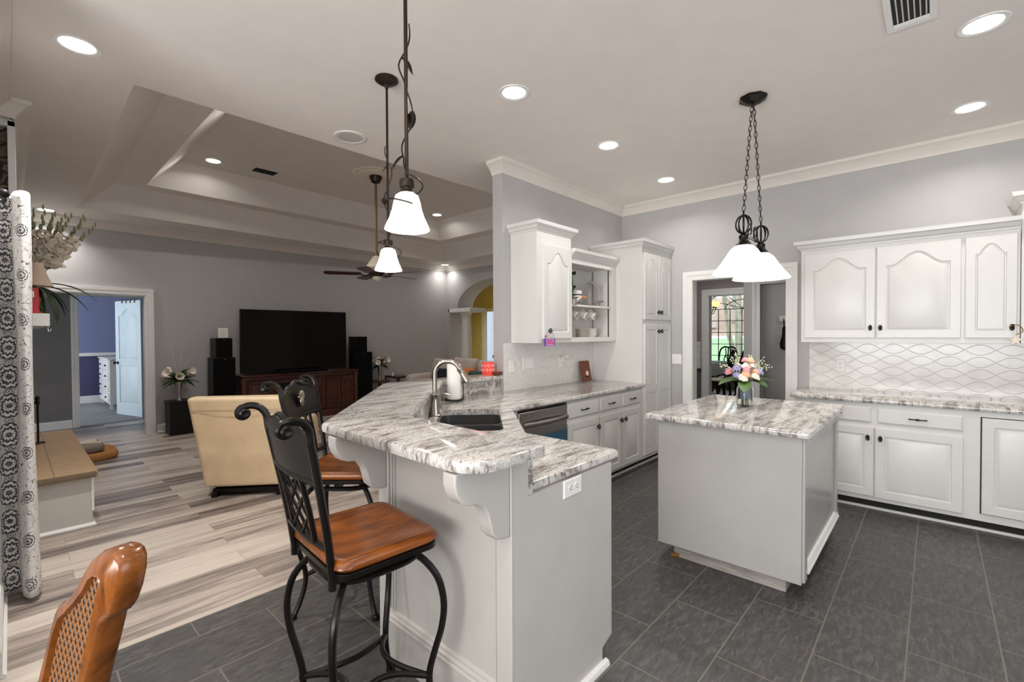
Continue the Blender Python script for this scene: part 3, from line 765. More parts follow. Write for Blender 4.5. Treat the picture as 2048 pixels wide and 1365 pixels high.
def outlet(name, label, fn, kind, n=1, mat=None):
    """wall plate; fn(a, z, out) around its centre"""
    o = thing(name, label, 'outlet' if kind == 'outlet' else 'switch', fn(0, 0, 0)); w = .036 + .023 * (n - 1)
    mb = MB(); e = .004
    mb.rings([[fn(a, b, c) for a, b in ((-w + i, -.058 + i), (w - i, -.058 + i), (w - i, .058 - i), (-w + i, .058 - i))] for i, c in ((0, 0), (0, .003), (e, .006))]); mb.build('cover_plate', M['white'], o, smooth=20)
    for k in range(n):
        cx = (k - (n - 1) / 2) * .046
        if kind == 'outlet':
            for s in (-1, 1):
                mb = MB(); mb.rings([[fn(cx + .014 * math.cos(q), s * .02 + .0135 * math.sin(q), c) for q in [2 * PI * i / 16 for i in range(16)]] for c in (.005, .008)]); r = mb.build('receptacle', M['white'], o)
                mb = MB()
                for dx, dz, ww, hh in ((-.006, .003, .0013, .004), (.006, .003, .0013, .0035), (0, -.007, .002, .002)):
                    mb.rings([[fn(cx + dx + ww * p, s * .02 + dz + hh * q, c) for p, q in ((-1, -1), (1, -1), (1, 1), (-1, 1))] for c in (.0078, .0084)])
                mb.build('slot', M['dark'], r, smooth=0)
        else:
            mb = MB(); mb.rings([[fn(cx + p * .005, q * .012, c) for p, q in ((-1, -1), (1, -1), (1, 1), (-1, 1))] for c in (.005, .008)]); mb.rings([[fn(cx + p * .0035, .004 + q * .005, c) for p, q in ((-1, -1), (1, -1), (1, 1), (-1, 1))] for c in (.006, .016)]); mb.build('toggle', M['white'], o, smooth=0)
    return o
outlet('wall_outlet', 'white outlet plate on the lantern tiles above the side worktop', lambda a, z, o: (XW - .011 - o, .656 - a, 1.138 + z), 'outlet')
outlet('light_switch', 'white double switch plate on grey wall between pantry and doorway', lambda a, z, o: (XW - o, 2.235 - a, 1.143 + z), 'switch', 2)

# starfish ornament hanging from the small upper door's knob
o = thing('starfish_ornament', 'white starfish hanging from the narrow upper door knob', 'ornament', (XU - .06, -.43, 1.40))
mb = MB(); pts = []
for k in range(10):
    a = PI / 2 + PI * k / 5; r = .042 if k % 2 == 0 else .017; pts.append((r * math.cos(a), r * math.sin(a)))
mb.prism(pts, lambda u, v, w: (XU - .05 - w, -.43 - u, 1.385 + v), 0, .012); mb.build('star', M['petal'], o, bevel=.003)
mb = MB(); mb.tube(spline([(XU - .056, -.43, 1.425), (XU - .05, -.465, 1.45), (XU - .042, -.45, 1.49), (XU - .042, -.413, 1.50), (XU - .05, -.40, 1.48)], 6), .003, 6); mb.build('cord', M['gold'], o)

# ------------------------------------------------------------------ KITCHEN, end wall (faces -Y)
t = thing('base_cabinet', 'white base cabinet with three drawers between dishwasher and pantry', 'cabinet', (3.9, 2.6, 0))
mb = MB(); mb.box(3.20, 4.588, YB, YW - .002, ZB, .877); mb.build('cabinet_body', M['cab'], t, bevel=.002)
mb = MB(); mb.box(3.20, 4.588, YB + .075, YW - .002, 0, ZB); mb.build('toe_kick', M['dark'], t)
mb = MB(); mb.box(3.20, 4.588, YB + .055, YB + .075, 0, .025); mb.build('shoe_moulding', M['trim'], t, bevel=.004)
for x0, x1 in ((3.205, 3.70), (3.722, 4.108), (4.137, 4.53)):
    mb = MB(); fn = face_fn((x0, YB, .715), UX, WY); w, h = x1 - x0, .13
    mb.rings([[fn(a, b, c) for a, b in ((i, i), (w - i, i), (w - i, h - i), (i, h - i))] for i, c in ((0, 0), (0, .011), (.005, .013), (.012, .019))]); dd = mb.build('drawer', M['cab'], t, smooth=25)
    pull(dd, ((x0 + x1) / 2, YB - .019, .78), UX, WY)
d = door_on_y(t, YB, 3.205, 3.70, .115, .675); knob(d, (3.668, YB - .02, .59), WY)
d = door_on_y(t, YB, 3.722, 4.125, .115, .675); knob(d, (4.092, YB - .02, .59), WY)
d = door_on_y(t, YB, 4.140, 4.53, .115, .675); knob(d, (4.174, YB - .02, .59), WY)

# pantry
t = thing('pantry_cabinet', 'tall white pantry cabinet in the kitchen corner with arched upper doors', 'cabinet', (4.95, 2.6, 0))
mb = MB(); mb.box(4.59, XW - .002, YB, YW - .002, ZB, 2.38); mb.build('cabinet_body', M['cab'], t, bevel=.002)
mb = MB(); mb.box(4.60, XW - .002, YB + .075, YW - .002, 0, ZB); mb.build('toe_kick', M['dark'], t)
mb = MB(); mb.box(4.60, XW - .002, YB + .055, YB + .075, 0, .025); mb.build('shoe_moulding', M['trim'], t, bevel=.004)
mb = MB(); molding(mb, [(XW - .002, YB), (4.59, YB), (4.59, YW - .002)], CABCROWN(2.375), 1); mb.build('crown_moulding', M['cab'], t, smooth=25)
for x0, x1, kx in ((4.622, 4.955, 4.925), (4.968, 5.285, 4.998)):
    d = door_on_y(t, YB, x0, x1, 1.60, 2.323, arch=.10, stile=.055); knob(d, (kx, YB - .02, 1.684), WY)
    h = 1.553 - .125
    d = door_on_y(t, YB, x0, x1, .125, 1.553, panels=[(.06, .675, 0), (.755, h - .06, 0)], stile=.055); knob(d, (kx, YB - .02, 1.472), WY)

# single upper cabinet and the open shelf cabinet beside it
YU = 2.63
t = thing('wall_cabinet', 'white upper cabinet with one arched door at the end of the tiled wall', 'cabinet', (3.45, 2.8, 1.366))
mb = MB(); mb.box(3.20, 3.724, YU, YW - .002, 1.366, 2.385); mb.build('cabinet_body', M['cab'], t, bevel=.002)
mb = MB(); molding(mb, [(3.724, YW - .002), (3.724, YU), (3.20, YU), (3.20, YW - .002)], CABCROWN(2.382), -1 if False else 1); mb.build('crown_moulding', M['cab'], t, smooth=25)
d = door_on_y(t, YU, 3.272, 3.714, 1.405, 2.27, arch=.11); knob(d, (3.345, YU - .02, 1.478), WY)

t = thing('shelf_cabinet', 'open white dish cabinet with one shelf beside the pantry', 'cabinet', (4.15, 2.8, 1.366))
mb = MB(); mb.box(3.726, 4.588, YW - .012, YW - .002, 1.38, 2.2); mb.build('back_panel', M['cabin'], t)
mb = MB(); mb.box(3.726, 3.742, YU + .018, YW - .012, 1.366, 2.2); mb.box(4.525, 4.588, YU + .018, YW - .012, 1.366, 2.2); mb.box(3.742, 4.525, YU + .018, YW - .012, 1.366, 1.40); mb.box(3.742, 4.525, YU + .018, YW - .012, 2.16, 2.2); mb.build('cabinet_body', M['cabin'], t)
mb = MB(); mb.box(3.726, 3.736, YU, YU + .018, 1.366, 2.2); mb.box(4.515, 4.588, YU, YU + .018, 1.366, 2.2); mb.box(3.736, 4.515, YU, YU + .018, 1.366, 1.412); mb.box(3.736, 4.515, YU, YU + .018, 2.145, 2.2); mb.build('face_frame', M['cab'], t, bevel=.002)
mb = MB(); mb.box(3.742, 4.525, YU + .03, YW - .014, 1.725, 1.745); mb.build('shelf', M['cabin'], t, bevel=.002)
mb = MB(); molding(mb, [(4.588, YU), (3.726, YU)], CABCROWN(2.2), 1); mb.build('crown_moulding', M['cab'], t, smooth=25)
mb = MB()
for yy in (YU + .06, YW - .06): mb.box(4.521, 4.526, yy - .008, yy + .008, 1.41, 2.15)
for k in range(30): mb.box(4.519, 4.522, YW - .066, YW - .054, 1.43 + k * .024, 1.438 + k * .024)
mb.build('shelf_pilaster', M['nickel'], t, smooth=0)
mb = MB()
for x in (3.80, 3.92, 4.09, 4.25): mb.tube([(x, YU + .12, 1.725), (x, YU + .12, 1.712), (x, YU + .11, 1.700), (x, YU + .10, 1.706)], .0025, 6)
mb.build('cup_hook', M['brass'], t)

# worktop of the end wall, sink corner and lower bar: one continuous stone top
SINK_C, SINK_A = Vector((1.955, 2.165)), math.radians(46.5)
sc, ss = math.cos(SINK_A), math.sin(SINK_A)
sk = lambda a, b: (SINK_C.x + a * sc - b * ss, SINK_C.y + a * ss + b * sc)      # a along the diagonal edge, b towards the back
LC = roundpoly([(1.262, 1.065, 0), (1.895, 1.065, .03), (1.886, 1.627, 0), (2.457, 2.262, 0), (4.588, 2.275, .01), (4.588, YW - .002, 0), (3.091, YW - .002, 0), (3.091, 2.985, 0), (2.385, 2.985, 0), (1.262, 1.835, 0)], 0)
HOLE = [sk(a, b) for a, b in rrect(.74, .40, .05)]
def top_with_hole():
    mb = MB(); e = .012; z0, z1 = .876, ZCT
    V = [[mb.v((x, y, z)) for x, y in (inset(LC, i) if i else LC)] for i, z in ((e, z0), (0, z0 + e), (0, z1 - e), (.003, z1 - .004), (e, z1))]
    n = len(LC)
    for a, b in zip(V[:-1], V[1:]):
        for i in range(n): mb.f([a[i], a[(i + 1) % n], b[(i + 1) % n], b[i]])
    H = [[mb.v((x, y, z)) for x, y in HOLE] for z in (z0, z1)]; k = len(HOLE)
    for i in range(k): mb.f([H[0][i], H[1][i], H[1][(i + 1) % k], H[0][(i + 1) % k]])
    for L, K in ((V[0], H[0]), (V[-1], H[1])):
        ed = [mb.bm.edges.get((L[i], L[(i + 1) % n])) for i in range(n)] + [mb.bm.edges.get((K[i], K[(i + 1) % k])) for i in range(k)]
        bmesh.ops.triangle_fill(mb.bm, use_beauty=True, edges=ed)
    return mb
lt = thing('countertop', 'veined granite worktop around the sink and along the tiled end wall', 'countertop', (2.4, 2.3, .876))
top_with_hole().build('worktop', M['granite'], lt, smooth=30)
mb = MB()   # stone upstand between the worktop and the raised bar
ins = [(1.262, 1.061), (1.262, 1.835), (2.385, 2.985), (3.091, 2.985)]; outs = [(1.237, 1.061), (1.237, 1.845), (2.375, 3.010), (3.091, 3.010)]
for i in range(3): mb.prz([ins[i], ins[i + 1], outs[i + 1], outs[i]], ZCT - .042, 1.027)
mb.build('upstand', M['granite'], lt, smooth=0)

t = thing('kitchen_sink', 'dark undermount double sink set in the granite corner', 'sink', (SINK_C.x, SINK_C.y, .70))
mb = MB()
def bowl(a0, a1):
    cx = (a0 + a1) / 2; w = a1 - a0
    o = [sk(a, b) for a, b in rrect(w + .03, .43, .06, cx=cx)]; i0 = [sk(a, b) for a, b in rrect(w, .40, .055, cx=cx)]; i1 = [sk(a, b) for a, b in rrect(w - .03, .37, .06, cx=cx)]
    mb.rings([[(*p, .69) for p in o], [(*p, .874) for p in o], [(*p, .874) for p in i0], [(*p, .72) for p in i1]], True, True)
bowl(-.375, -.005); bowl(.02, .375); mb.build('bowl', M['sinkm'], t, smooth=40)
for a in (-.19, .2):
    mb = MB(); mb.lathe([(.04, .7205), (.04, .724), (.03, .723)], (*sk(a, .03), 0), 18); mb.build('drain', M['steel'], t)

F0 = Vector((1.872, 2.408, ZCT)); FD = Vector((.62, -.70, 0)).normalized()
t = thing('kitchen_faucet', 'brushed nickel gooseneck faucet behind the sink', 'faucet', F0)
mb = MB(); mb.lathe([(.042, 0), (.042, .008), (.036, .014), (.031, .05), (.025, .10), (.021, .13), (.023, .134), (.023, .142), (.018, .148)], F0, 24); mb.build('base', M['nickel'], t)
mb = MB(); arc = [F0 + Vector((0, 0, .14)), F0 + Vector((0, 0, .20)), F0 + Vector((0, 0, .26))] + [F0 + Vector((0, 0, .275)) + FD * (.085 - .085 * math.cos(a)) + Vector((0, 0, .085 * math.sin(a))) for a in [PI * i / 14 for i in range(1, 13)]]
mb.tube(arc, .0155, 12); mb.build('spout', M['nickel'], t)
e = arc[-1]; dn = (arc[-1] - arc[-2]).normalized()
mb = MB(); mb.lathe([(.014, -.005), (.020, 0), (.020, .012), (.0175, .016), (.018, .04), (.025, .085), (.026, .10), (.018, .102)], e, 20, dn); sp = mb.build('spray_head', M['nickel'], t)
mb = MB(); mb.lathe([(.0155, .1), (.0155, .104)], e, 16, dn); mb.build('nozzle', M['dark'], sp)
mb = MB(); sd = Vector((.70, .62, 0)); mb.tube([F0 + Vector((0, 0, .055)) + sd * .02, F0 + Vector((0, 0, .06)) + sd * .045], .011, 10); mb.tube(spline([F0 + Vector((0, 0, .062)) + sd * .04, F0 + Vector((0, 0, .085)) + sd * .07, F0 + Vector((0, 0, .092)) + sd * .11, F0 + Vector((0, 0, .08)) + sd * .14], 5), .006, 8); mb.build('lever', M['nickel'], t)
S0 = Vector((2.065, 2.60, ZCT))
t = thing('soap_dispenser', 'small brushed nickel soap pump between faucet and paper towels', 'soap dispenser', S0)
mb = MB(); mb.lathe([(.022, 0), (.022, .006), (.014, .012), (.013, .05), (.009, .055), (.008, .10)], S0, 16); mb.build('body', M['nickel'], t)
mb = MB(); mb.tube(spline([S0 + Vector((0, 0, .095)), S0 + Vector((.02, -.02, .11)), S0 + Vector((.05, -.05, .10))], 5), .006, 8); mb.build('nozzle', M['nickel'], t)

P0 = Vector((2.43, 2.875, ZCT))
t = thing('towel_holder', 'black wire paper towel holder by the raised bar', 'towel holder', P0)
mb = MB(); mb.lathe([(.075, 0), (.078, .004), (.075, .01), (.01, .012)], P0, 28); mb.build('base', M['black'], t)
mb = MB(); mb.tube([P0 + Vector((0, 0, .01)), P0 + Vector((0, 0, .33))], .006, 8); mb.build('rod', M['black'], t)
mb = MB(); q = P0 + Vector((.055, -.05, 0))
for s in (-.008, .008): mb.tube([q + Vector((s, s, .006)), q + Vector((s, s, .17))], .0035, 6)
mb.ring(q + Vector((0, 0, .178)), .011, .0035, (1, -1, 0), 14, 6); mb.build('side_arm', M['black'], t)
mb = MB(); mb.lathe([(.018, .012), (.055, .012), (.0555, .02), (.0555, .285), (.055, .292), (.018, .292), (.018, .012)], P0, 32, cap=False)
tag(mb.build('paper_towel_roll', M['paper']), 'white roll of paper towels on black holder by the faucet', 'paper towels')

# dishwasher
t = thing('dishwasher', 'stainless dishwasher with blue protective film beside the sink corner', 'dishwasher', (2.88, 2.6, 0))
mb = MB(); mb.box(2.565, 3.19, YB + .012, YW, ZB, .868); mb.build('tub', M['dark'], t)
mb = MB(); mb.box(2.57, 3.187, YB - .022, YB + .012, .10, .852); dw = mb.build('door', M['steel'], t, bevel=.006)
mb = MB(); mb.box(2.572, 3.185, YB - .0235, YB - .0222, .11, .645); mb.build('protective_film', M['bluefilm'], dw, smooth=0)
mb = MB(); mb.box(2.568, 3.189, YB - .016, YB + .012, .853, .868); mb.build('control_panel', M['blackgl'], t, bevel=.003)
mb = MB(); pts = spline([(2.60, YB - .045, .755), (2.75, YB - .062, .755), (2.88, YB - .066, .755), (3.0, YB - .062, .755), (3.16, YB - .045, .755)], 5)
mb.tube(pts, .017, 10, flat=(.75, 1.15)); mb.box(2.592, 2.615, YB - .045, YB - .02, .74, .77); mb.box(3.145, 3.168, YB - .045, YB - .02, .74, .77); mb.build('handle', M['steel'], t)

# wall tiles over the worktop
mb = MB(); mb.box(3.096, 4.588, YW - .010, YW - .001, ZCT, 1.366); struct(mb.build('wall_tile_left', M['tileL'], smooth=0))
outlet('wall_outlet', 'white three-gang switch plate on the pale tiles under upper cabinet', lambda a, z, o: (3.435 + a, YW - .011 - o, 1.165 + z), 'switch', 3)
outlet('wall_outlet', 'white outlet plate holding the plug-in night light', lambda a, z, o: (3.985 + a, YW - .011 - o, 1.145 + z), 'outlet', 1)
outlet('wall_outlet', 'white single plate at the tile end next to the bar', lambda a, z, o: (3.20 + a, YW - .011 - o, 1.145 + z), 'switch', 1)
t = thing('night_light', 'clear shell-shaped night light plugged in above the worktop', 'night light', (3.99, YW - .04, 1.18))
mb = MB(); mb.box(3.965, 4.01, YW - .05, YW - .02, 1.155, 1.205); mb.build('body', M['white'], t, bevel=.006)
mb = MB()
for k in range(7):
    a = PI * (.1 + .8 * k / 6); mb.tube([(3.99, YW - .055, 1.18), (3.99 + .045 * math.cos(a), YW - .07, 1.185 + .05 * math.sin(a))], [.006, .013], 8)
mb.build('shell_shade', M['ceramic'], t)
# leather-covered recipe book standing at the tiles
t = thing('recipe_book', 'brown recipe book with a white rose leaning at the tiles', 'book', (4.36, 2.87, ZCT), 0)
mb = MB()
fr = lambda u, v, w: (4.28 + u, 2.875 + v * .20 - w, ZCT + .002 + v)
mb.prism(rrect(.165, .225, .006, 3, .0825, .1125), fr, 0, .022); mb.build('cover', M['frameW'], t, bevel=.003)
mb = MB()
for k in range(7):
    a = 2 * PI * k / 7; mb.ball(fr(.085 + .017 * math.cos(a), .088 + .017 * math.sin(a), .026), .012, .005, .012, 8, 6)
mb.ball(fr(.085, .088, .03), .01, .006, .01, 8, 6); mb.build('rose_picture', M['petal'], t)
mb = MB(); mb.ball(fr(.07, .055, .024), .016, .002, .010, 10, 6); mb.ball(fr(.095, .052, .024), .014, .002, .008, 10, 6); mb.build('leaf_picture', M['black'], t)

# little board hanging from the upper door knob
t = thing('door_sign', 'small purple and pink sign hanging on the upper cabinet knob', 'sign', (3.33, YU - .05, 1.36))
mb = MB(); mb.box(3.248, 3.398, YU - .048, YU - .042, 1.336, 1.412); mb.build('board', M['purple'], t, bevel=.001)
mb = MB(); mb.box(3.263, 3.384, YU - .0495, YU - .048, 1.346, 1.402); mb.build('panel', M['magenta'], t, smooth=0)
mb = MB()
for k in range(7):
    for z in (1.3375, 1.4045): mb.box(3.256 + k * .0205, 3.265 + k * .0205, YU - .0498, YU - .048, z, z + .006)
mb.build('dashes', M['white'], t, smooth=0)
mb = MB(); random.seed(3)
for row, n in ((1.386, 6), (1.366, 8)):
    x = 3.273
    for k in range(n):
        L = .010 + .006 * random.random(); mb.tube(spline([(x, YU - .0502, row), (x + L * .4, YU - .0502, row + .006), (x + L * .7, YU - .0502, row - .004), (x + L, YU - .0502, row + .003)], 3), .0012, 5); x += L + .002
mb.build('lettering', M['red'], t)
mb = MB(); mb.tube(spline([(3.262, YU - .045, 1.41), (3.28, YU - .045, 1.45), (3.343, YU - .045, 1.495), (3.375, YU - .045, 1.45), (3.388, YU - .045, 1.41)], 6), .0015, 5); mb.build('wire', M['nickel'], t)
mb = MB(); mb.ball((3.262, YU - .05, 1.43), .010, seg=10, rows=6); mb.build('bead', M['red'], t)
# ------------------------------------------------------------------ dishes in the open cabinet
SH0, SH1 = 1.4, 1.745
mb = MB(); mb.rings([[(r * math.cos(PI / 8 + PI / 4 * i), r * math.sin(PI / 8 + PI / 4 * i), z) for i in range(8)] for r, z in ((.04, 0), (.055, .002), (.082, .012), (.083, .014), (.055, .006), (.04, .004))])
plate = mb.build('plate', M['ceramic'], bevel=0, local=True)
tag(plate, 'x', 'plate')
def stack(x, y, n, dz, label, group, first=[True], scale=1.0):
    for k in range(n):
        o = plate if first[0] else plate.copy()
        if not first[0]: COL.objects.link(o)
        first[0] = False; o.location = (x, y, SH0 + .001 + k * dz); o.scale = (scale, scale, 1.0); o['label'] = label; o['group'] = group
stack(3.76, 2.78, 12, .0105, 'white octagonal plate in the stack half hidden by the cabinet door', 'plates stacked at the shelf end', scale=.85)
stack(3.905, 2.80, 12, .0105, 'white octagonal plate in the tallest stack of the open cabinet', 'plates in the tall stack', scale=.95)
stack(4.10, 2.76, 9, .0105, 'white octagonal plate in the lower stack beside the bowls', 'plates in the lower stack', scale=.98)
mb = MB(); mb.lathe([(.035, 0), (.04, .004), (.068, .036), (.071, .042), (.067, .04), (.036, .008)], (0, 0, 0), 24); bw = mb.build('bowl', M['ceramic'], local=True)
for k in range(6):
    o = bw if k == 0 else bw.copy()
    if k: COL.objects.link(o)
    o.location = (4.30, 2.78, SH0 + .001 + k * .0125); tag(o, 'white cereal bowl nested in the stack at the pantry end', 'bowl', 'bowls stacked in the open cabinet')
# mugs on hooks
t = thing('mug', 'white sprigged mug hanging furthest from the pantry', 'mug', (3.80, YU + .105, 1.645), 0, 'mugs hanging under the shelf')
mb = MB(); mb.lathe([(.03, -.04), (.038, -.038), (.041, .03), (.0415, .042), (.038, .042), (.037, -.03), (.02, -.034)], (0, 0, 0), 22, (.25, -1, -.35)); mb.build('cup_body', M['ceramic'], t, local=True)
mb = MB(); mb.tube([(.0 + .0 * math.sin(a), .012 - .026 * math.cos(a) * .9, .036 + .026 * math.sin(a)) for a in [PI * i / 10 for i in range(11)]], .0055, 8); mb.build('cup_handle', M['ceramic'], t, local=True)
mb = MB(); 
for (x, z) in ((.01, .0), (-.012, .012), (.0, -.018)): mb.ball((x + .003, -.043 + abs(x) * .3 - .0, z * .9 - .005), .006, .003, .006, 8, 6)
mb.build('sprig', M['greycl'], t, local=True)
for x, lab in ((3.92, 'white sprigged mug hanging second from the door'), (4.09, 'white sprigged mug hanging third from the door'), (4.25, 'white sprigged mug hanging nearest the pantry')):
    dup(t, (x, YU + .105, 1.645), .25 * (x - 4), lab)
# upper shelf: glass dispenser jar, glass canister, green bottle, black fish stopper, porcelain box, steel ball
t = thing('glass_jar', 'large clear glass jar on the shelf near the pantry', 'jar', (4.31, 2.79, SH1))
mb = MB(); mb.lathe([(.10, .001), (.105, .006), (.108, .03), (.108, .15), (.10, .20), (.075, .235), (.04, .25), (.036, .26), (.042, .275), (.038, .275), (.033, .26), (.072, .232), (.097, .197), (.104, .15), (.104, .03), (.09, .008)], (4.31, 2.79, SH1), 32); mb.build('jar_body', M['glass'], t)
mb = MB(); mb.lathe([(.025, .276), (.028, .282), (.012, .29), (.006, .30)], (4.31, 2.79, SH1), 16); mb.build('lid', M['glass'], t)
mb = MB(); mb.ball((4.35, 2.70, SH1 + .05), .018, seg=12, rows=8); mb.lathe([(.008, 0), (.008, .04)], (4.35, 2.69, SH1 + .05), 10, (0, -1, 0)); mb.build('spigot', M['steel'], t)
t = thing('glass_canister', 'clear glass canister half hidden by the upper cabinet door', 'jar', (3.79, 2.80, SH1))
mb = MB(); mb.lathe([(.05, .001), (.055, .005), (.056, .17), (.045, .19), (.045, .20), (.041, .2), (.041, .19), (.051, .17), (.05, .01)], (3.79, 2.80, SH1), 24); mb.build('jar_body', M['glass'], t)
t = thing('bottle', 'tall green glass bottle with black stopper in the open cabinet', 'bottle', (4.03, 2.84, SH1))
mb = MB(); mb.lathe([(.03, .001), (.032, .01), (.032, .10), (.028, .16), (.017, .24), (.014, .30), (.013, .33)], (4.03, 2.84, SH1), 20); mb.build('bottle_body', M['green'], t)
mb = MB(); mb.ball((4.045, 2.83, SH1 + .345), .035, .012, .014, 12, 8, (0, .3, 0)); mb.ball((4.075, 2.83, SH1 + .352), .022, .009, .02, 10, 6, (0, -.5, 0)); mb.build('stopper', M['black'], t)
t = thing('spice_mill', 'white porcelain grinder with black bands and a wooden knob', 'grinder', (3.975, 2.73, SH1))
mb = MB(); mb.lathe([(.03, .001), (.034, .01), (.034, .03), (.05, .09), (.048, .13), (.044, .15)], (3.975, 2.73, SH1), 20); mb.build('mill_body', M['ceramic'], t)
mb = MB(); mb.lathe([(.036, .03), (.037, .036), (.036, .042)], (3.975, 2.73, SH1), 20); mb.lathe([(.050, .10), (.0505, .106), (.05, .112)], (3.975, 2.73, SH1), 20); mb.build('band', M['black'], t)
mb = MB(); mb.tube([(4.02, 2.71, SH1 + .085), (4.085, 2.69, SH1 + .082)], [.007, .011], 10); mb.build('crank_knob', M['orange'], t)
mb = MB(); mb.ball((3.92, 2.69, SH1 + .041), .04, seg=20, rows=14); tag(mb.build('steel_ball', M['steel']), 'shiny steel ball in front of the porcelain grinder', 'ornament')
mb = MB(); mb.lathe([(.04, .001), (.043, .02), (.03, .05), (.012, .06)], (3.83, 2.68, SH1), 18); tag(mb.build('teapot_lid', M['steel']), 'small steel lid on the open shelf beside the steel ball', 'lid')
t = thing('fish_figurine', 'small black and grey fish figure behind the glass jar', 'figurine', (4.10, 2.87, SH1))
mb = MB(); mb.lathe([(.02, .001), (.02, .006), (.004, .01), (.004, .17)], (4.10, 2.87, SH1), 12); mb.build('stand', M['nickel'], t)
mb = MB(); mb.ball((4.10, 2.87, SH1 + .20), .055, .012, .02, 14, 8, (0, -.4, 0)); mb.build('fish_body', M['black'], t)

# ------------------------------------------------------------------ BAR: half wall, end panel, corbels, raised stone top
PX, PY = 1.159, 1.061
t = thing('bar_counter', 'white panelled bar half wall with corbels in front of the sink', 'counter', (1.4, 1.6, 0))
mb = MB()
fo = [(PX, PY), (PX, 1.90), (2.25, 3.125), (3.091, 3.125)]; fi = [(1.236, PY), (1.236, 1.85), (2.376, 3.012), (3.091, 3.012)]
for i in range(3): mb.prz([fo[i], fi[i], fi[i + 1], fo[i + 1]], 0, 1.027)
mb.build('half_wall', M['penin'], t, smooth=0)
mb = MB(); mb.pry([(1.236, 0), (1.728, 0), (1.728, .078), (1.806, .105), (1.806, .875), (1.236, .875)], PY, PY + .03); ep = mb.build('end_panel', M['penin'], t, smooth=0)
mb = MB(); mb.prz([(1.24, 1.09), (1.80, 1.09), (1.80, 1.63), (2.42, 2.30), (2.56, 2.30), (2.56, 2.95), (2.40, 2.95), (1.27, 1.80)], ZB, .69); mb.build('cabinet_body', M['penin'], t, smooth=0)
mb = MB(); fp = [(1.80, 1.092), (1.80, 1.63), (2.42, 2.30), (2.56, 2.30)]; ip = [(1.78, 1.092), (1.78, 1.638), (2.412, 2.32), (2.56, 2.32)]
for i in range(3): mb.prz([fp[i], ip[i], ip[i + 1], fp[i + 1]], .69, .875)
mb.build('front_rail', M['penin'], t, smooth=0)
# front panel trim: corner stile, groove, post, rails
for y0, y1 in ((PY, PY + .075), (1.82, 1.90)): mb = MB(); mb.box(PX - .012, PX, y0, y1, .0, 1.027); mb.build('stile', M['penin'], t, bevel=.002)
mb = MB(); mb.box(PX - .0015, PX, PY + .076, PY + .086, .0, 1.027); mb.build('joint', M['greycl'], t, smooth=0)
mb = MB()
for k in range(2): mb.box(PX - .010, PX, 1.775 + k * .02, 1.783 + k * .02, .2, 1.02)
mb.build('bead', M['penin'], t, bevel=.002)
mb = MB(); mb.rings([[(PX - o, y, z) for o, z in ((0, .0), (.024, .0), (.024, .165), (.018, .172), (.018, .182), (.010, .190), (.010, .2), (0, .208))] for y in (PY + .087, 1.82)]); mb.build('base_moulding', M['penin'], t, smooth=20)
mb = MB(); mb.rings([[(x, PY - o, z) for o, z in ((0, .0), (.024, .0), (.024, .008), (.018, .020), (.008, .024), (0, .024))] for x in (PX - .01, 1.752)]); mb.build('shoe_moulding', M['trim'], t, smooth=30)
def corbel(y0, y1):
    P = [(0, 1.025), (-.245, 1.025), (-.245, .985), (-.235, .955), (-.215, .925), (-.185, .912), (-.155, .908), (-.125, .893), (-.105, .865), (-.095, .83), (-.085, .79), (-.06, .765), (-.03, .757), (0, .757)]
    mb = MB(); mb.prism(P, lambda u, v, w: (PX - .012 + u, w, v), y0, y1); return mb.build('corbel', M['penin'], t, bevel=.006, seg=3)
corbel(PY + .005, PY + .065); corbel(1.83, 1.89)
# raised granite top
OUT = roundpoly([(.895, .978, .11), (1.25, .978, .035), (1.268, 1.835, 0), (2.39, 2.955, 0), (3.091, 2.955, 0), (3.091, 3.19, 0), (1.985, 3.20, .05), (.903, 1.955, .05)], 0)
mb = MB(); slab(mb, OUT, 1.029, 1.070, .013); tag(mb.build('countertop', M['granite'], smooth=30), 'raised veined granite bar top with rounded corner above the stools', 'countertop')
o = outlet('wall_outlet', 'white double outlet plate on the bar end under the low worktop', lambda a, z, o: (1.505 + z * 1.05, PY - o, .842 + a * .98), 'outlet', 1)
# red glass candle and a small brown dish on the bar by the wall
cx, cy = 3.0, 3.06
mb = MB(); mb.lathe([(.052, .001), (.056, .004), (.056, .014), (.058, .018), (.058, .112), (.054, .116), (.053, .03)], (cx, cy, 1.07), 28)
cd = tag(mb.build('candle_holder', M['rose']), 'glowing red patterned glass candle at the end of the raised bar', 'candle')
mb = MB()
for k in range(10):
    a = 2 * PI * k / 10
    for z in (.05, .09):
        c = Vector((cx + .058 * math.cos(a + (z > .06) * .3), cy + .058 * math.sin(a + (z > .06) * .3), 1.07 + z)); d = (c - Vector((cx, cy, c.z))).normalized()
        mb.ring(c, .011, .0022, d, 12, 5)
mb.build('pattern_rings', M['petal'], cd)
mb = MB(); mb.lathe([(.03, .001), (.036, .004), (.052, .03), (.050, .03), (.03, .008)], (3.04, 2.985, 1.07), 20)
dd = tag(mb.build('potpourri_dish', M['frameW']), 'small brown dish beside the red candle against the wall end', 'dish')

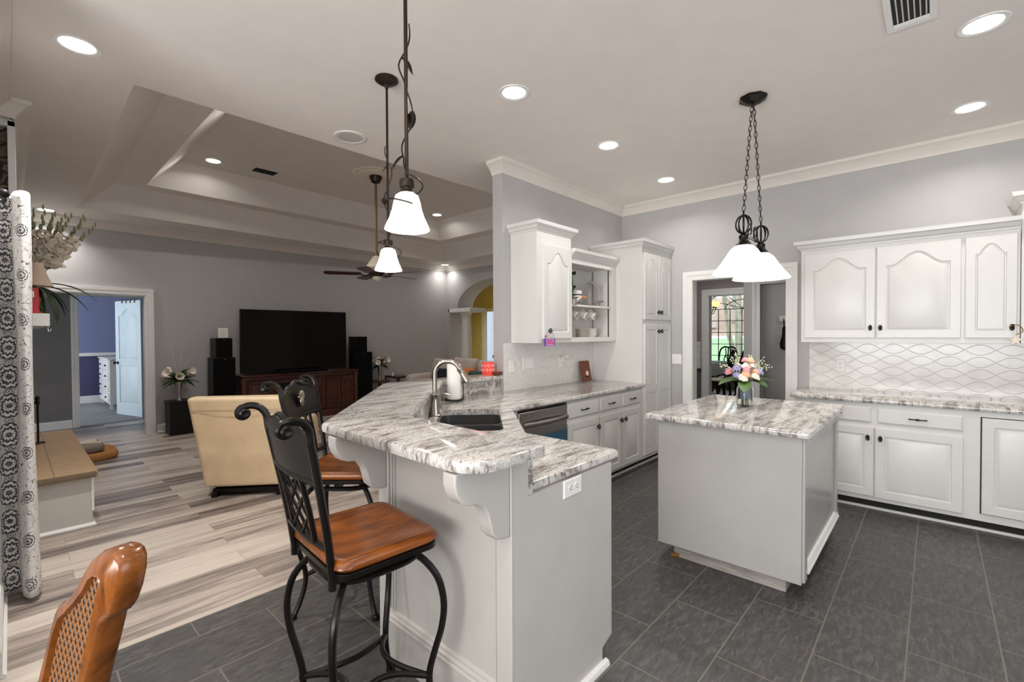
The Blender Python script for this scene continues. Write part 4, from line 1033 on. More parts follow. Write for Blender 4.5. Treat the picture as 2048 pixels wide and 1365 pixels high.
# ------------------------------------------------------------------ ISLAND
IX, IY = 2.853, .52
t = thing('kitchen_island', 'grey painted kitchen island standing free on the slate floor', 'island', (3.4, .93, 0))
mb = MB(); mb.box(IX, 4.0, IY, 1.33, .087, .888); mb.build('island_body', M['island'], t, bevel=.003)
mb = MB(); mb.box(IX + .055, 3.93, IY + .085, 1.245, 0, .087); mb.build('toe_kick', M['rawwood'], t)
mb = MB(); mb.obox((IX + .047, 1.235, .012), (.02, .05, .02), (0, 0, .4)); mb.build('wood_shim', M['gold'], t)
mb = MB()
mb.box(IX + .01, IX + .075, IY - .014, IY, .10, .888); mb.box(3.93, 4.0, IY - .014, IY, .10, .888); mb.box(IX + .075, 3.93, IY - .014, IY, .83, .888); mb.build('side_stile', M['island'], t, bevel=.002)
mb = MB(); mb.rings([[(x, IY - o, z) for o, z in ((0, .125), (.022, .125), (.024, .14), (.016, .15), (.018, .16), (.010, .175), (0, .18))] for x in (IX + .085, 3.99)]); mb.build('base_moulding', M['trim'], t, smooth=20)
mb = MB(); slab(mb, roundpoly([(2.80, .475, .012), (4.06, .475, .012), (4.06, 1.40, .012), (2.80, 1.40, .012)], 0), .889, .927, .012)
tag(mb.build('countertop', M['granite2'], smooth=30), 'pale granite slab on top of the kitchen island', 'countertop')

# mason jar with a bouquet
JX, JY, JZ = 3.50, .985, .927
t = thing('mason_jar', 'clear glass jar of water holding flowers on the island', 'jar', (JX, JY, JZ))
mb = MB(); mb.lathe([(.045, .001), (.052, .004), (.055, .02), (.055, .12), (.05, .14), (.042, .152), (.044, .16), (.042, .175), (.039, .175), (.039, .15), (.047, .138), (.051, .12), (.051, .02), (.04, .006)], (JX, JY, JZ), 28); mb.build('jar_glass', M['glass'], t)
t = thing('bouquet', 'pink, peach and lilac bouquet with grey ribbon in the glass jar', 'flowers', (JX, JY, JZ + .02))
random.seed(11)
mb = MB()
for k in range(9):
    a = 2 * PI * k / 9; mb.tube([(JX + .02 * math.cos(a), JY + .02 * math.sin(a), JZ + .012), (JX + .016 * math.cos(a + .4), JY + .016 * math.sin(a + .4), JZ + .1), (JX + .03 * math.cos(a + .6), JY + .03 * math.sin(a + .6), JZ + .22)], .004, 6)
mb.build('stems', M['leaf'], t)
mb = MB(); mb.lathe([(.029, .06), (.031, .065), (.031, .165), (.034, .175)], (JX, JY, JZ), 18); mb.build('ribbon', plain('grey_blue_ribbon', srgb(98, 108, 136), .6), t)
mb = MB()
for a, L, dz in ((2.6, .20, .05), (3.4, .18, -.25), (5.3, .18, .12), (.3, .14, .05), (4.4, .14, -.1), (1.5, .14, .1)): mb.leaf((JX + .03 * math.cos(a), JY + .03 * math.sin(a), JZ + .19), (math.cos(a), math.sin(a), dz + .1), L, .085, .5)
mb.build('big_leaves', M['leaf'], t)
def bloom(mb, c, r, up, petals=9):
    up = Vector(up).normalized(); s = up.orthogonal().normalized(); w = up.cross(s)
    for ring, (k, rr, hh) in enumerate(((petals, r, .0), (petals - 2, r * .68, r * .25), (4, r * .36, r * .4))):
        for i in range(k):
            a = 2 * PI * i / k + ring * .5; d = s * math.cos(a) + w * math.sin(a)
            p = Vector(c) + d * rr * .5 + up * hh; q = up.rotation_difference((d * 1.5 + up).normalized())
            mb.ball(p, rr * .40, rr * .40, rr * .13, 8, 5, (q @ Vector((0, 0, 1))).to_track_quat('Z', 'Y').to_euler())
for nm, mt, L in (('pink_bloom', 'pink', ((-.09, .05, .25, .04), (-.02, -.05, .27, .035), (.02, .03, .33, .035))), ('peach_bloom', 'peach', ((.02, -.03, .33, .04), (-.03, -.06, .24, .04), (.05, -.05, .25, .038))), ('lilac_bloom', 'lilac', ((-.06, 0, .28, .04), (.07, -.05, .25, .042), (-.07, -.02, .23, .035), (.09, .0, .24, .03))), ('white_bloom', 'petal', ((0, -.01, .29, .045), (.03, -.07, .22, .045), (-.05, -.06, .215, .045), (.07, .03, .28, .04), (-.02, .06, .28, .045)))):
    for x, y, z, r in L:
        mb = MB(); bloom(mb, (JX + x * .74 + y * .67, JY - x * .67 + y * .74, JZ + z), r, (x, y, .12)); mb.build(nm, M[mt], t)
mb = MB()
for x, y, L in ((-.09, -.02, .14), (.11, 0, .13), (.06, .05, .16), (-.01, .08, .19), (.12, -.05, .08), (-.13, .02, .08)):
    X, Y = x * .74 + y * .67, -x * .67 + y * .74
    b = Vector((JX + X * .5, JY + Y * .5, JZ + .24)); e = b + Vector((X * .7, Y * .7, L * .75)); mb.tube([b, (b + e) / 2 + Vector((0, 0, .01)), e], .002, 5)
    for k in range(14): 
        p = b.lerp(e, .4 + .6 * random.random()) + Vector((random.uniform(-1, 1), random.uniform(-1, 1), random.uniform(-1, 1))) * .016; mb.ball(p, .0055, seg=6, rows=4)
mb.build('filler_sprigs', plain('filler_seed_heads', srgb(188, 190, 160), .7), t)
# ------------------------------------------------------------------ LIGHT FITTINGS
def can(x, y, z, label, energy=7.5, col=(1, .965, .925), r=.075, spread=2.5):
    t = thing('recessed_light', label, 'ceiling light', (x, y, z), 0, 'recessed ceiling lights')
    mb = MB(); mb.lathe([(r, -.001), (r + .006, -.005), (r + .026, -.006), (r + .028, -.001)], (x, y, z), 32, cap=False); mb.build('trim_ring', M['trim'], t)
    mb = MB(); mb.lathe([(0, -.003), (r, -.003), (r, -.002)], (x, y, z), 32); mb.build('lens', M['glow'], t)
    l = area('recessed_light_lamp', (x, y, z - .012), (0, 0, 0), r * 1.8, r * 1.8, energy, col, 'DISK', spread); l.parent = t; l.location = (0, 0, -.012)
    return t
can(2.278, 2.062, ZC, 'bright recessed light over the sink, nearest the bar pendants')
can(3.463, 2.054, ZC, 'recessed light in front of the open dish cabinet')
can(4.649, 2.077, ZC, 'recessed light in the corner above the pantry')
can(4.654, -.174, ZC, 'recessed light over the long side-wall cabinets')
can(3.445, -.175, ZC, 'large recessed light near the ceiling vent at the top right')
can(.273, 3.474, ZC, 'recessed light at the top left beside the tray ceiling', 20, spread=1.95)
can(.328, 8.275, ZC, 'recessed light over the bedroom passage opening', 9, spread=2.1)
can(6.80, 8.33, ZC, 'recessed light in the far corner above the column', 3.5, spread=2.3)
can(1.76, 6.70, Z3, 'recessed light inside the tray ceiling above the bedroom side', 12, spread=2.8)
can(5.34, 6.76, Z3, 'recessed light inside the tray ceiling behind the near pendant', 9, spread=2.8)
can(6.0, 2.35, 2.75, 'added unseen light brightening the passage beyond the kitchen doorway', 7)  # invented fitting, put in to light the dark passage
can(6.45, .7, 2.75, 'added unseen light brightening the closet wall inside the doorway', 7)  # no known fitting here; added to lift the dark closet wall
can(9.0, 2.8, ZC - .1, 'added unseen light filling the dining room', 10)  # out-of-view lamp added as fill for the dining room
can(8.4, 8.6, ZC - .1, 'added unseen light brightening the yellow hall beyond the arch', 42)  # added lamp, no fitting seen; brightens the hall behind the arch
can(.1, .4, ZC, 'added unseen light for the bar front and foreground chair', 9)  # extra lamp out of view, set to light bar front and chair
can(2.2, -1.6, ZC, 'extra unseen light over the breakfast nook', 3)  # extra lamp out of view, added beyond the seen fittings
can(1.76, 4.75, Z3, 'recessed light inside the tray hidden by the near ceiling edge', 9, spread=3.0)
can(5.34, 4.75, Z3, 'recessed light inside the tray hidden above the kitchen wall', 8, spread=1.9)
can(6.80, 4.0, ZC, 'recessed light over the hidden end of the living room', 4, spread=2.0)

# ceiling speaker
t = thing('ceiling_speaker', 'round speaker set in the kitchen ceiling near the tray edge', 'speaker', (1.88, 3.49, ZC))
mb = MB(); mb.lathe([(.098, -.001), (.100, -.008), (.122, -.007), (.124, -.001)], (1.88, 3.49, ZC), 40, cap=False); mb.build('bezel', M['trim'], t)
mb = MB(); mb.lathe([(0, -.007), (.099, -.005), (.099, -.002)], (1.88, 3.49, ZC), 36); mb.build('speaker_grille', M['grille'], t)
# vents
def vent(x, y, z, lx, ly, label, ang=0, lm='trim'):
    t = thing('ceiling_vent', label, 'vent', (x, y, z), ang)
    def B(a0, a1, b0, b1, c0, c1):
        mb_.box(a0, a1, b0, b1, c0, c1)
    mb_ = MB(); w = .03
    B(-lx / 2, lx / 2, -ly / 2, -ly / 2 + w, -.008, -.001); B(-lx / 2, lx / 2, ly / 2 - w, ly / 2, -.008, -.001); B(-lx / 2, -lx / 2 + w, -ly / 2 + w, ly / 2 - w, -.008, -.001); B(lx / 2 - w, lx / 2, -ly / 2 + w, ly / 2 - w, -.008, -.001); mb_.build('frame', M['trim'], t, local=True, bevel=.002)
    mb_ = MB(); B(-lx / 2 + w, lx / 2 - w, -ly / 2 + w, ly / 2 - w, -.003, -.001); mb_.build('duct_back', M['dark'], t, local=True, smooth=0)
    mb_ = MB(); n = int((lx - 2 * w) / .022)
    for k in range(n): mb_.obox((-lx / 2 + w + .011 + k * .022, .02, -.007), (.009, ly - 2 * w - .05, .0015), (0, 1.1, 0))
    for k in range(3): mb_.obox((0, -ly / 2 + w + .008 + k * .012, -.007), (lx - 2 * w, .008, .0015), (.6, 0, 0))
    mb_.build('louvre', M[lm], t, local=True, smooth=0)  # black slats on the tray vents paint in the shade between louvres
vent(3.02, .10, ZC, .20, .36, 'white ceiling vent over the island side of the kitchen', PI / 2 * 1)
vent(2.34, 6.63, Z3, .34, .24, 'dark ceiling vent inside the tray above the television', 0, 'black')
vent(2.22, 5.05, Z3, .34, .24, 'ceiling vent in the tray almost hidden by the ceiling edge', 0, 'black')

# two bar pendants with a metal vine
def pendant(x, y, zb, label, turn):
    t = thing('pendant_light', label, 'pendant light', (x, y, ZC), 0, 'bar pendants'); P = Vector((x, y, 0)); zs = zb + .152
    mb = MB(); mb.lathe([(.07, ZC - .001), (.072, ZC - .012), (.05, ZC - .028), (.014, ZC - .036), (.01, ZC - .06)], P, 28); mb.build('canopy', M['bronze'], t)
    mb = MB(); mb.tube([P + Vector((0, 0, ZC - .05)), P + Vector((0, 0, zs + .03))], .0075, 10); mb.build('rod', M['bronze'], t)
    mb = MB(); mb.lathe([(.012, zs + .045), (.026, zs + .04), (.030, zs + .028), (.028, zs + .012), (.022, zs + .008), (.024, zs - .004), (.03, zs - .012)], P, 24); mb.build('socket_cap', M['bronze'], t)
    pr = [(.028, zs - .012), (.043, zs - .022), (.050, zs - .045), (.056, zs - .075), (.066, zs - .105), (.080, zs - .135), (.085, zs - .150), (.080, zs - .152)]
    mb = MB(); mb.lathe(pr + [(r - .004, z) for r, z in pr[::-1][1:]], P, 36, cap=False); mb.build('shade', M['shade'], t)
    mb = MB(); pts = []
    for k in range(60):
        s = k / 59; z = ZC - .42 - s * (ZC - .42 - zs - .06); r = .004 + .008 + .016 * abs(math.sin(s * 7)); a = turn + s * 11
        pts.append(P + Vector((r * math.cos(a), r * math.sin(a), z)))
    a = turn + 11
    e = pts[-1]
    for k in range(1, 44):
        s = k / 43; aa = a + s * 6.6; z = zs + .06 - s * .13 ; r = .020 + .06 * math.sin(min(1, s * 1.7) * PI / 2) ; r = max(r, .03 + .03)if s > .3 else r
        pts.append(P + Vector((r * math.cos(aa), r * math.sin(aa), z)))
    mb.tube(pts, .0032, 6); mb.build('vine', M['bronze'], t)
    for k, dd in ((12, .9), (34, -.7), (52, 1.6)):
        mb = MB(); p = pts[k]; mb.leaf(p, (math.cos(turn + dd + k), math.sin(turn + dd + k), -.9), .07, .036, .5, 5, .0015); mb.build('vine_leaf', M['bronze'], t)
    l = bpy.data.lights.new('pendant_bulb', 'POINT'); l.energy = 4; l.color = (1, .93, .84); l.shadow_soft_size = .03
    o = bpy.data.objects.new('pendant_bulb', l); COL.objects.link(o); o.parent = t; o.location = (0, 0, zb + .03 - ZC)
pendant(1.03, 1.485, 1.849, 'bell pendant with metal vine over the near arm of the bar', 5.6)
pendant(1.615, 2.535, 1.853, 'bell pendant with metal vine over the bar corner, hung further back', 2.4)

# island chandelier: two shades on a scrolled bar hung by chains
t = thing('island_chandelier', 'iron two-shade chandelier hanging on chains above the island', 'chandelier', (3.437, .921, ZC))
cxx, cyy = 3.437, .921
mb = MB(); mb.lathe([(.088, ZC - .001), (.088, ZC - .018), (.05, ZC - .04), (.02, ZC - .044)], (cxx, cyy, 0), 8); mb.build('canopy', M['iron'], t, smooth=20)
for i, sx in enumerate((-1, 1)):
    x = cxx + sx * .203; zb = 1.835; zt = zb + .185
    pr = [(.03, zt), (.055, zt - .006), (.082, zt - .03), (.11, zt - .075), (.14, zt - .12), (.168, zt - .155), (.185, zt - .178), (.186, zt - .185), (.18, zt - .186)]
    mb = MB(); mb.lathe(pr + [(r - .004, z) for r, z in pr[::-1][1:]], (x, cyy, 0), 40, cap=False); mb.build('shade', M['shade3'], t)
    mb = MB(); mb.lathe([(.012, zt + .075), (.03, zt + .06), (.026, zt + .04), (.034, zt + .02), (.045, zt + .012), (.05, zt - .002)], (x, cyy, 0), 24); mb.build('socket_cup', M['iron'], t)
    mb = MB(); c = Vector((x, cyy, zt + .135))
    for k in range(5):
        a = PI * k / 5 + .3; mb.tube([c + Vector((math.cos(a) * .048 * math.cos(u), math.sin(a) * .048 * math.cos(u), .06 * math.sin(u))) for u in [2 * PI * j / 20 for j in range(21)]], .0042, 6, cap=False)
    mb.tube([c + Vector((0, 0, -.07)), c + Vector((0, 0, .09))], .006, 8); mb.build('finial_cage', M['iron'], t)
    mb = MB(); top = Vector((cxx + sx * .018, cyy, ZC - .04)); bot = c + Vector((0, 0, .09)); n = 22
    for k in range(n):
        p = top.lerp(bot, (k + .5) / n); d = (bot - top).normalized(); s = Vector((0, 1, 0)) if k % 2 else d.cross(Vector((0, 1, 0)))
        Lh = (bot - top).length / n * .62; mb.tube([p + d * Lh * math.sin(u) + s * .0095 * math.cos(u) for u in [2 * PI * j / 12 for j in range(13)]], .0024, 5, cap=False)
    if sx == 1: mb.tube([top, bot], .002, 5)
    mb.build('chain', M['iron'], t)
    l = bpy.data.lights.new('chandelier_bulb', 'POINT'); l.energy = 4; l.color = (1, .94, .86); l.shadow_soft_size = .04
    o = bpy.data.objects.new('chandelier_bulb', l); COL.objects.link(o); o.parent = t; o.location = (sx * .203, 0, zb + .05 - ZC)
mb = MB(); z = 1.835 + .185 + .07
mb.tube([(cxx - .203, cyy, z), (cxx + .203, cyy, z)], .010, 8, flat=(1.6, .6))
for sx in (-1, 1):
    pts = [(cxx + sx * .06 + sx * .05 * math.cos(u) * (1 - u / 9), cyy, z + .05 + .05 * math.sin(u) * (1 - u / 9)) for u in [-.5 * PI + .35 * j for j in range(18)]]
    mb.tube(pts, .005, 6)
mb.build('cross_bar', M['iron'], t)

# ceiling fan
FX, FY = 3.42, 5.66
t = thing('ceiling_medallion', 'round cream plaster medallion on the tray ceiling above the fan', 'medallion', (FX, FY, Z3))
mb = MB(); mb.lathe([(.30, -.001), (.30, -.012), (.27, -.022), (.24, -.014), (.22, -.024), (.10, -.03), (.0, -.03)], (FX, FY, Z3), 40); mb.build('medallion_body', M['cream'], t)
t = thing('ceiling_fan', 'long-rod ceiling fan with five dark blades over the living room', 'ceiling fan', (FX, FY, Z3)); P = Vector((FX, FY, 0)); zh = 2.30
mb = MB(); mb.lathe([(.085, Z3 - .031), (.085, Z3 - .05), (.06, Z3 - .11), (.02, Z3 - .13)], P, 24); mb.build('canopy', M['bronze'], t)
mb = MB(); mb.tube([P + Vector((0, 0, Z3 - .12)), P + Vector((0, 0, zh + .24))], .016, 10); mb.lathe([(.028, zh + .22), (.034, zh + .25), (.02, zh + .29)], P, 16); mb.build('rod', M['brass'], t)
mb = MB(); mb.lathe([(.02, zh + .24), (.05, zh + .22), (.13, zh + .10), (.15, zh + .07), (.12, zh + .04), (.09, zh + .02)], P, 28); mb.build('motor_cover', M['cream'], t)
mb = MB(); mb.lathe([(.10, zh + .04), (.115, zh + .01), (.10, zh - .03), (.06, zh - .05), (.03, zh - .06)], P, 28); mb.build('hub', M['bronze'], t)
mb = MB(); mb.lathe([(.055, zh - .05), (.06, zh - .07), (.035, zh - .10), (.01, zh - .11)], P, 20); mb.build('light_bowl', M['cream'], t)
for k in range(5):
    a = .12 + 2 * PI * k / 5; d = Vector((math.cos(a), math.sin(a), 0)); s = Vector((-math.sin(a), math.cos(a), 0))
    rot = lambda u, v: P + d * u + s * v + Vector((0, 0, zh - .02 + v * .16))
    out = [(.20, -.055), (.26, -.065), (.62, -.075), (.665, -.06), (.68, 0), (.665, .06), (.62, .075), (.26, .065), (.20, .055)]
    mb = MB(); mb.prism(out, lambda u, v, w: rot(u, v) + Vector((0, 0, w)), 0, .007); b = mb.build('blade', M['bladew'], t, smooth=20)
    mb = MB()
    for sg in (-1, 1): mb.tube(spline([P + d * .09 + Vector((0, 0, zh - .01)), P + d * .14 + s * .03 * sg + Vector((0, 0, zh - .05)), P + d * .19 + s * .03 * sg + Vector((0, 0, zh - .03)), P + d * .25 + s * .02 * sg + Vector((0, 0, zh - .026))], 5), .006, 6)
    mb.build('blade_iron', M['bronze'], b)

# ------------------------------------------------------------------ LIVING ROOM
# stone chimney breast with white frame, raised hearth, mantel
mb = MB(); mb.box(XL - .3, .022, 4.75, 7.05, .425, 3.05); struct(mb.build('wall_chimney', M['stone'], smooth=0))
mb = MB(); mb.box(.005, .045, 4.70, 4.75, .425, 2.94); mb.box(XL - .3, .045, 4.70, 4.75, 2.90, 3.05); struct(mb.build('trim_11', M['trim'], bevel=.004))
t = thing('hearth', 'raised white hearth with a tan sandstone top beside the curtain', 'hearth', (.2, 5.8, 0))
mb = MB(); mb.box(XL + .001, .41, 4.76, 6.96, 0, .375); mb.build('hearth_base', M['penin'], t, bevel=.003)
mb = MB(); mb.box(.40, .418, 4.752, 4.80, .11, .375); mb.build('corner_board', M['trim'], t, bevel=.003)
mb = MB(); molding(mb, [(.41, 6.96), (.41, 4.76), (XL, 4.76)][::-1], [(0, 0), (.018, 0), (.018, .008), (.008, .022), (0, .024)], -1); mb.build('base_moulding', M['trim'], t, smooth=20)
mb = MB(); slab(mb, [(XL + .001, 4.70), (.425, 4.70), (.44, 4.72), (.44, 7.0), (XL + .001, 7.0)], .376, .43, .014); mb.build('hearth_slab', M['hearth'], t, smooth=30)
mb = MB(); mb.box(XL, .205, 4.95, 6.85, 1.53, 1.625); t = tag(mb.build('mantel_shelf', M['trim'], bevel=.004), 'white mantel shelf on the stone chimney beside the curtain', 'shelf')
mb = MB(); mb.tube(spline([(.195, 4.97, 1.53), (.195, 4.97, 1.50), (.20, 4.965, 1.49), (.21, 4.96, 1.50), (.208, 4.96, 1.507)], 4), .003, 6); tag(mb.build('stocking_hook', M['white']), 'small white hook hanging under the mantel end', 'hook')
MT = 1.625
t = thing('gift_tin', 'red printed tin standing on the mantel end', 'box', (.12, 5.0, MT))
mb = MB(); mb.box(.06, .150, 4.96, 5.04, MT + .001, MT + .19); mb.build('tin_body', M['red'], t, bevel=.004)
mb = MB(); mb.box(.07, .11, 4.9585, 4.96, MT + .02, MT + .075); mb.build('gold_picture', M['gold'], t, smooth=0)
mb = MB(); mb.box(.085, .125, 4.9585, 4.96, MT + .12, MT + .165); mb.build('white_picture', M['petal'], t, smooth=0)
t = thing('table_lamp', 'small lamp with a tapered cream shade on the mantel', 'lamp', (.132, 5.16, MT))
mb = MB(); mb.lathe([(.05, .001), (.05, .012), (.02, .03), (.03, .08), (.035, .12), (.015, .17), (.012, .24)], (.132, 5.16, MT), 20); mb.build('base', M['gold'], t)
prf = [(.108, .22), (.102, .235), (.08, .29), (.06, .35), (.05, .40)]
mb = MB(); mb.lathe(prf + [(r - .004, z) for r, z in prf[::-1]], (.132, 5.16, MT), 28, cap=False); mb.build('lamp_shade', M['shadecl'], t)
t = thing('gladiolus_bouquet', 'cream gladiolus bouquet with drooping green leaves on the mantel', 'flowers', (.12, 5.75, MT))
mb = MB(); mb.lathe([(.05, .001), (.055, .02), (.06, .12), (.045, .22), (.055, .27)], (.12, 5.75, MT), 20); mb.build('vase', M['gold'], t)
random.seed(5); base = Vector((.13, 5.75, MT + .26))
stems = MB(); petals = MB(); BUD = plain('green_buds', srgb(150, 150, 110), .6)
for k in range(13):
    a = -1.5 + 3.0 * k / 12; ln = .15 + .24 * (k % 4) / 3; d = Vector((math.cos(a) * ln, math.sin(a) * ln, .50 + .08 * random.random())); stems.tube([base, base + d * .5 + Vector((0, 0, .03)), base + d * .9], .004, 5)
    for j in range(7):
        f = .35 + .075 * j; r = .07 * (1 - .06 * j); q = base + d * f + Vector((random.uniform(-.02, .02), random.uniform(-.02, .02), 0))
        for i in range(4):
            b = 2 * PI * i / 4 + j; petals.ball(q + Vector((math.cos(b), math.sin(b), .3)) * r * .5, r * .62, r * .5, r * .16, 8, 5, (random.uniform(-1.2, 1.2), random.uniform(-1.2, 1.2), b))
    buds = MB()
    for j in range(5): buds.ball(base + d * (.86 + .07 * j) + Vector((random.uniform(-.012, .012), random.uniform(-.012, .012), 0)), .013 - .0015 * j, .012 - .0015 * j, .028, 8, 5)
    buds.build('bud_spike', BUD, t)
stems.build('stems', M['leafd'], t); petals.build('petals', M['petal'], t)
mb = MB()
for a, L, dz, dr in ((-.5, .5, .45, 1.3), (-.2, .34, .2, 2.2), (-.9, .42, .1, 2.4), (-1.3, .36, -.2, 1.4), (.3, .36, .1, 2.3), (1.2, .4, -.1, 2.2), (-.7, .3, -.5, .8), (.8, .35, .1, 2), (.0, .44, .3, 1.6), (-1.1, .5, .3, 2.6)): mb.leaf(base, (math.cos(a), math.sin(a), dz), L, .05, dr, 10)
mb.build('leaves', M['leafd'], t)
t = thing('fire_tool', 'black iron fire tool standing at the hearth behind the curtain', 'fire tool', (.12, 6.7, .43))
mb = MB(); mb.lathe([(.05, .431), (.05, .44), (.008, .45), (.008, .80), (.022, .82), (.012, .84), (.02, .86), (.006, .885)], (.165, 6.3, 0), 14); mb.build('tool_body', M['black'], t)

# curtain with grommets on its rod
mb = MB(); rows = 40; n = 60; uvs = []
path = [(p.x, p.y) for p in spline([(-.13, 3.66, 0), (-.085, 3.60, 0), (-.055, 3.63, 0), (-.040, 3.73, 0), (-.012, 3.76, 0), (.016, 3.735, 0), (.026, 3.66, 0), (.048, 3.605, 0), (.074, 3.63, 0), (.084, 3.72, 0), (.075, 3.82, 0), (.03, 3.86, 0), (-.03, 3.83, 0)], 5)]; n = len(path) - 1
for j in range(rows + 1):
    z = .03 + (2.235 - .03) * j / rows; R = []
    fl = 1 + .25 * max(0, 1 - z / .9)
    for i, (x, y) in enumerate(path):
        R.append(mb.v((x * fl * (1 - .06 * math.sin(z * 3)) + .005 * math.sin(z * 4 + i * .12), y, z)))
    uvs.append(R)
uvl = mb.bm.loops.layers.uv.new('uv'); L = [0]
for i in range(n): L.append(L[-1] + math.hypot(path[i + 1][0] - path[i][0], path[i + 1][1] - path[i][1]))
for j in range(rows):
    for i in range(n):
        f = mb.f([uvs[j][i], uvs[j][i + 1], uvs[j + 1][i + 1], uvs[j + 1][i]])
        for lp, (a, b) in zip(f.loops, ((i, j), (i + 1, j), (i + 1, j + 1), (i, j + 1))): lp[uvl].uv = (L[a] - L[20] + .17, (2.235 - .03) * b / rows)
t = thing('curtain', 'white curtain with black flower medallions at the left edge', 'curtain', (0, 3.6, 0))
bmesh.ops.recalc_face_normals(mb.bm, faces=mb.bm.faces)
o = mb.build('curtain_panel', M['curtain'], t, smooth=180); so = o.modifiers.new('thick', 'SOLIDIFY'); so.thickness = .004
for k in range(2):
    mb = MB(); mb.ring((.006 - .03 * k, 3.755 + .085 * k, 2.19), .026, .006, (.4, 1, 0), 20, 8); mb.build('grommet', M['nickel'], t)
mb = MB(); mb.tube([(-.012, 3.60, 2.20), (-.012, 3.84, 2.20)], .012, 12); mb.ball((-.012, 3.585, 2.20), .024, seg=14, rows=8); mb.tube([(XL, 3.7, 2.20), (-.012, 3.7, 2.20)], .008, 8); tag(mb.build('curtain_rod', M['black']), 'dark rod carrying the flowered curtain', 'curtain rod')

# television, console, speakers
t = thing('television', 'large black flat television above the carved console', 'television', (3.38, 8.2, .80))
mb = MB(); mb.box(2.49, 4.29, 8.19, 8.235, .83, 1.875); mb.build('tv_body', M['black'], t, bevel=.006)
mb = MB(); mb.box(2.505, 4.275, 8.186, 8.19, .85, 1.862); mb.build('screen', plain('tv_screen', srgb(4, 4, 5), .12), t, smooth=0)
mb = MB(); mb.box(3.0, 3.76, 8.10, 8.36, .806, .815); mb.box(3.30, 3.46, 8.2, 8.26, .81, .9); mb.build('stand', M['black'], t, bevel=.004)
mb = MB(); mb.box(3.05, 3.85, 8.02, 8.09, .806, .86); tag(mb.build('soundbar', M['speakerc'], bevel=.01), 'black soundbar in front of the television', 'soundbar')
t = thing('media_console', 'dark cherry media console under the television', 'console', (3.4, 8.25, 0))
mb = MB(); mb.box(2.50, 4.36, 8.03, 8.50, .11, .745); mb.build('console_body', M['cherry'], t, bevel=.004)
mb = MB(); mb.box(2.44, 4.42, 7.98, 8.52, .745, .765); mb.box(2.46, 4.40, 8.0, 8.52, .765, .79); mb.box(2.44, 4.42, 7.975, 8.52, .79, .805); mb.build('top', M['cherry'], t, bevel=.006)
mb = MB(); mb.box(2.46, 4.40, 7.995, 8.52, 0, .11); mb.build('plinth', M['cherry'], t, bevel=.008)
for x in (2.48, 4.38):
    mb = MB(); mb.lathe([(.045, .11), (.05, .16), (.035, .2), (.04, .24), (.038, .62), (.034, .64), (.05, .69), (.045, .745)], (x, 8.02, 0), 20); mb.build('corner_column', M['cherry'], t)
for x0, x1, gl in ((2.54, 2.92, 0), (2.94, 3.38, 1), (3.40, 3.78, 0), (3.40 + .42, 4.07, 0), (4.10, 4.33, 0)):
    mb = MB(); fn = face_fn((x0, 8.03, .15), UX, WY); door_mesh(mb, fn, x1 - x0, .56, .02, None, .05, 0); d = mb.build('console_door', M['cherry'], t, smooth=25)
    if gl: mb = MB(); mb.box(x0 + .05, x1 - .05, 8.006, 8.009, .2, .66); mb.build('glass_pane', M['blackgl'], d, smooth=0)
    mb = MB(); mb.ball((x1 - .03, 8.0, .43), .01, seg=8, rows=6); mb.build('door_knob', M['brass'], d)
def speaker(name, x0, x1, z0, z1, label, y0=8.12, y1=8.42, n=2):
    t = thing(name, label, 'speaker', ((x0 + x1) / 2, 8.25, z0))
    mb = MB(); mb.box(x0, x1, y0 + .012, y1, z0 + .001, z1); mb.build('speaker_case', M['black'], t, bevel=.004)
    mb = MB(); mb.box(x0 + .008, x1 - .008, y0, y0 + .012, z0 + .012, z1 - .012); mb.build('speaker_grille', M['speakerc'], t, bevel=.003)
    mb = MB(); mb.box((x0 + x1) / 2 - .012, (x0 + x1) / 2 + .012, y0 - .001, y0, z1 - .03, z1 - .024); mb.build('badge', M['gold'], t, smooth=0)
speaker('floor_speaker', 2.09, 2.40, 0, 1.105, 'black floor speaker left of the television')
speaker('bookshelf_speaker', 2.13, 2.36, 1.105, 1.41, 'small black speaker stacked left of the television')
speaker('floor_speaker', 4.46, 4.80, 0, 1.115, 'black floor speaker right of the television')
speaker('bookshelf_speaker', 4.46, 4.69, 1.115, 1.415, 'small black speaker stacked right of the television')
t = thing('paper_card', 'white paper card standing on the left stacked speaker', 'card', (2.26, 8.2, 1.41))
mb = MB(); mb.obox((2.255, 8.22, 1.49), (.135, .02, .155), (-.12, 0, 0)); mb.build('card_body', M['paper'], t, bevel=.002)
mb = MB(); [mb.obox((2.255, 8.208 - .0012 + (.05 - k * .02) * .12, 1.535 - k * .02), (.10 - .02 * (k % 2), .001, .004), (-.12, 0, 0)) for k in range(5)]; mb.build('printed_lines', M['grille'], t, smooth=0)

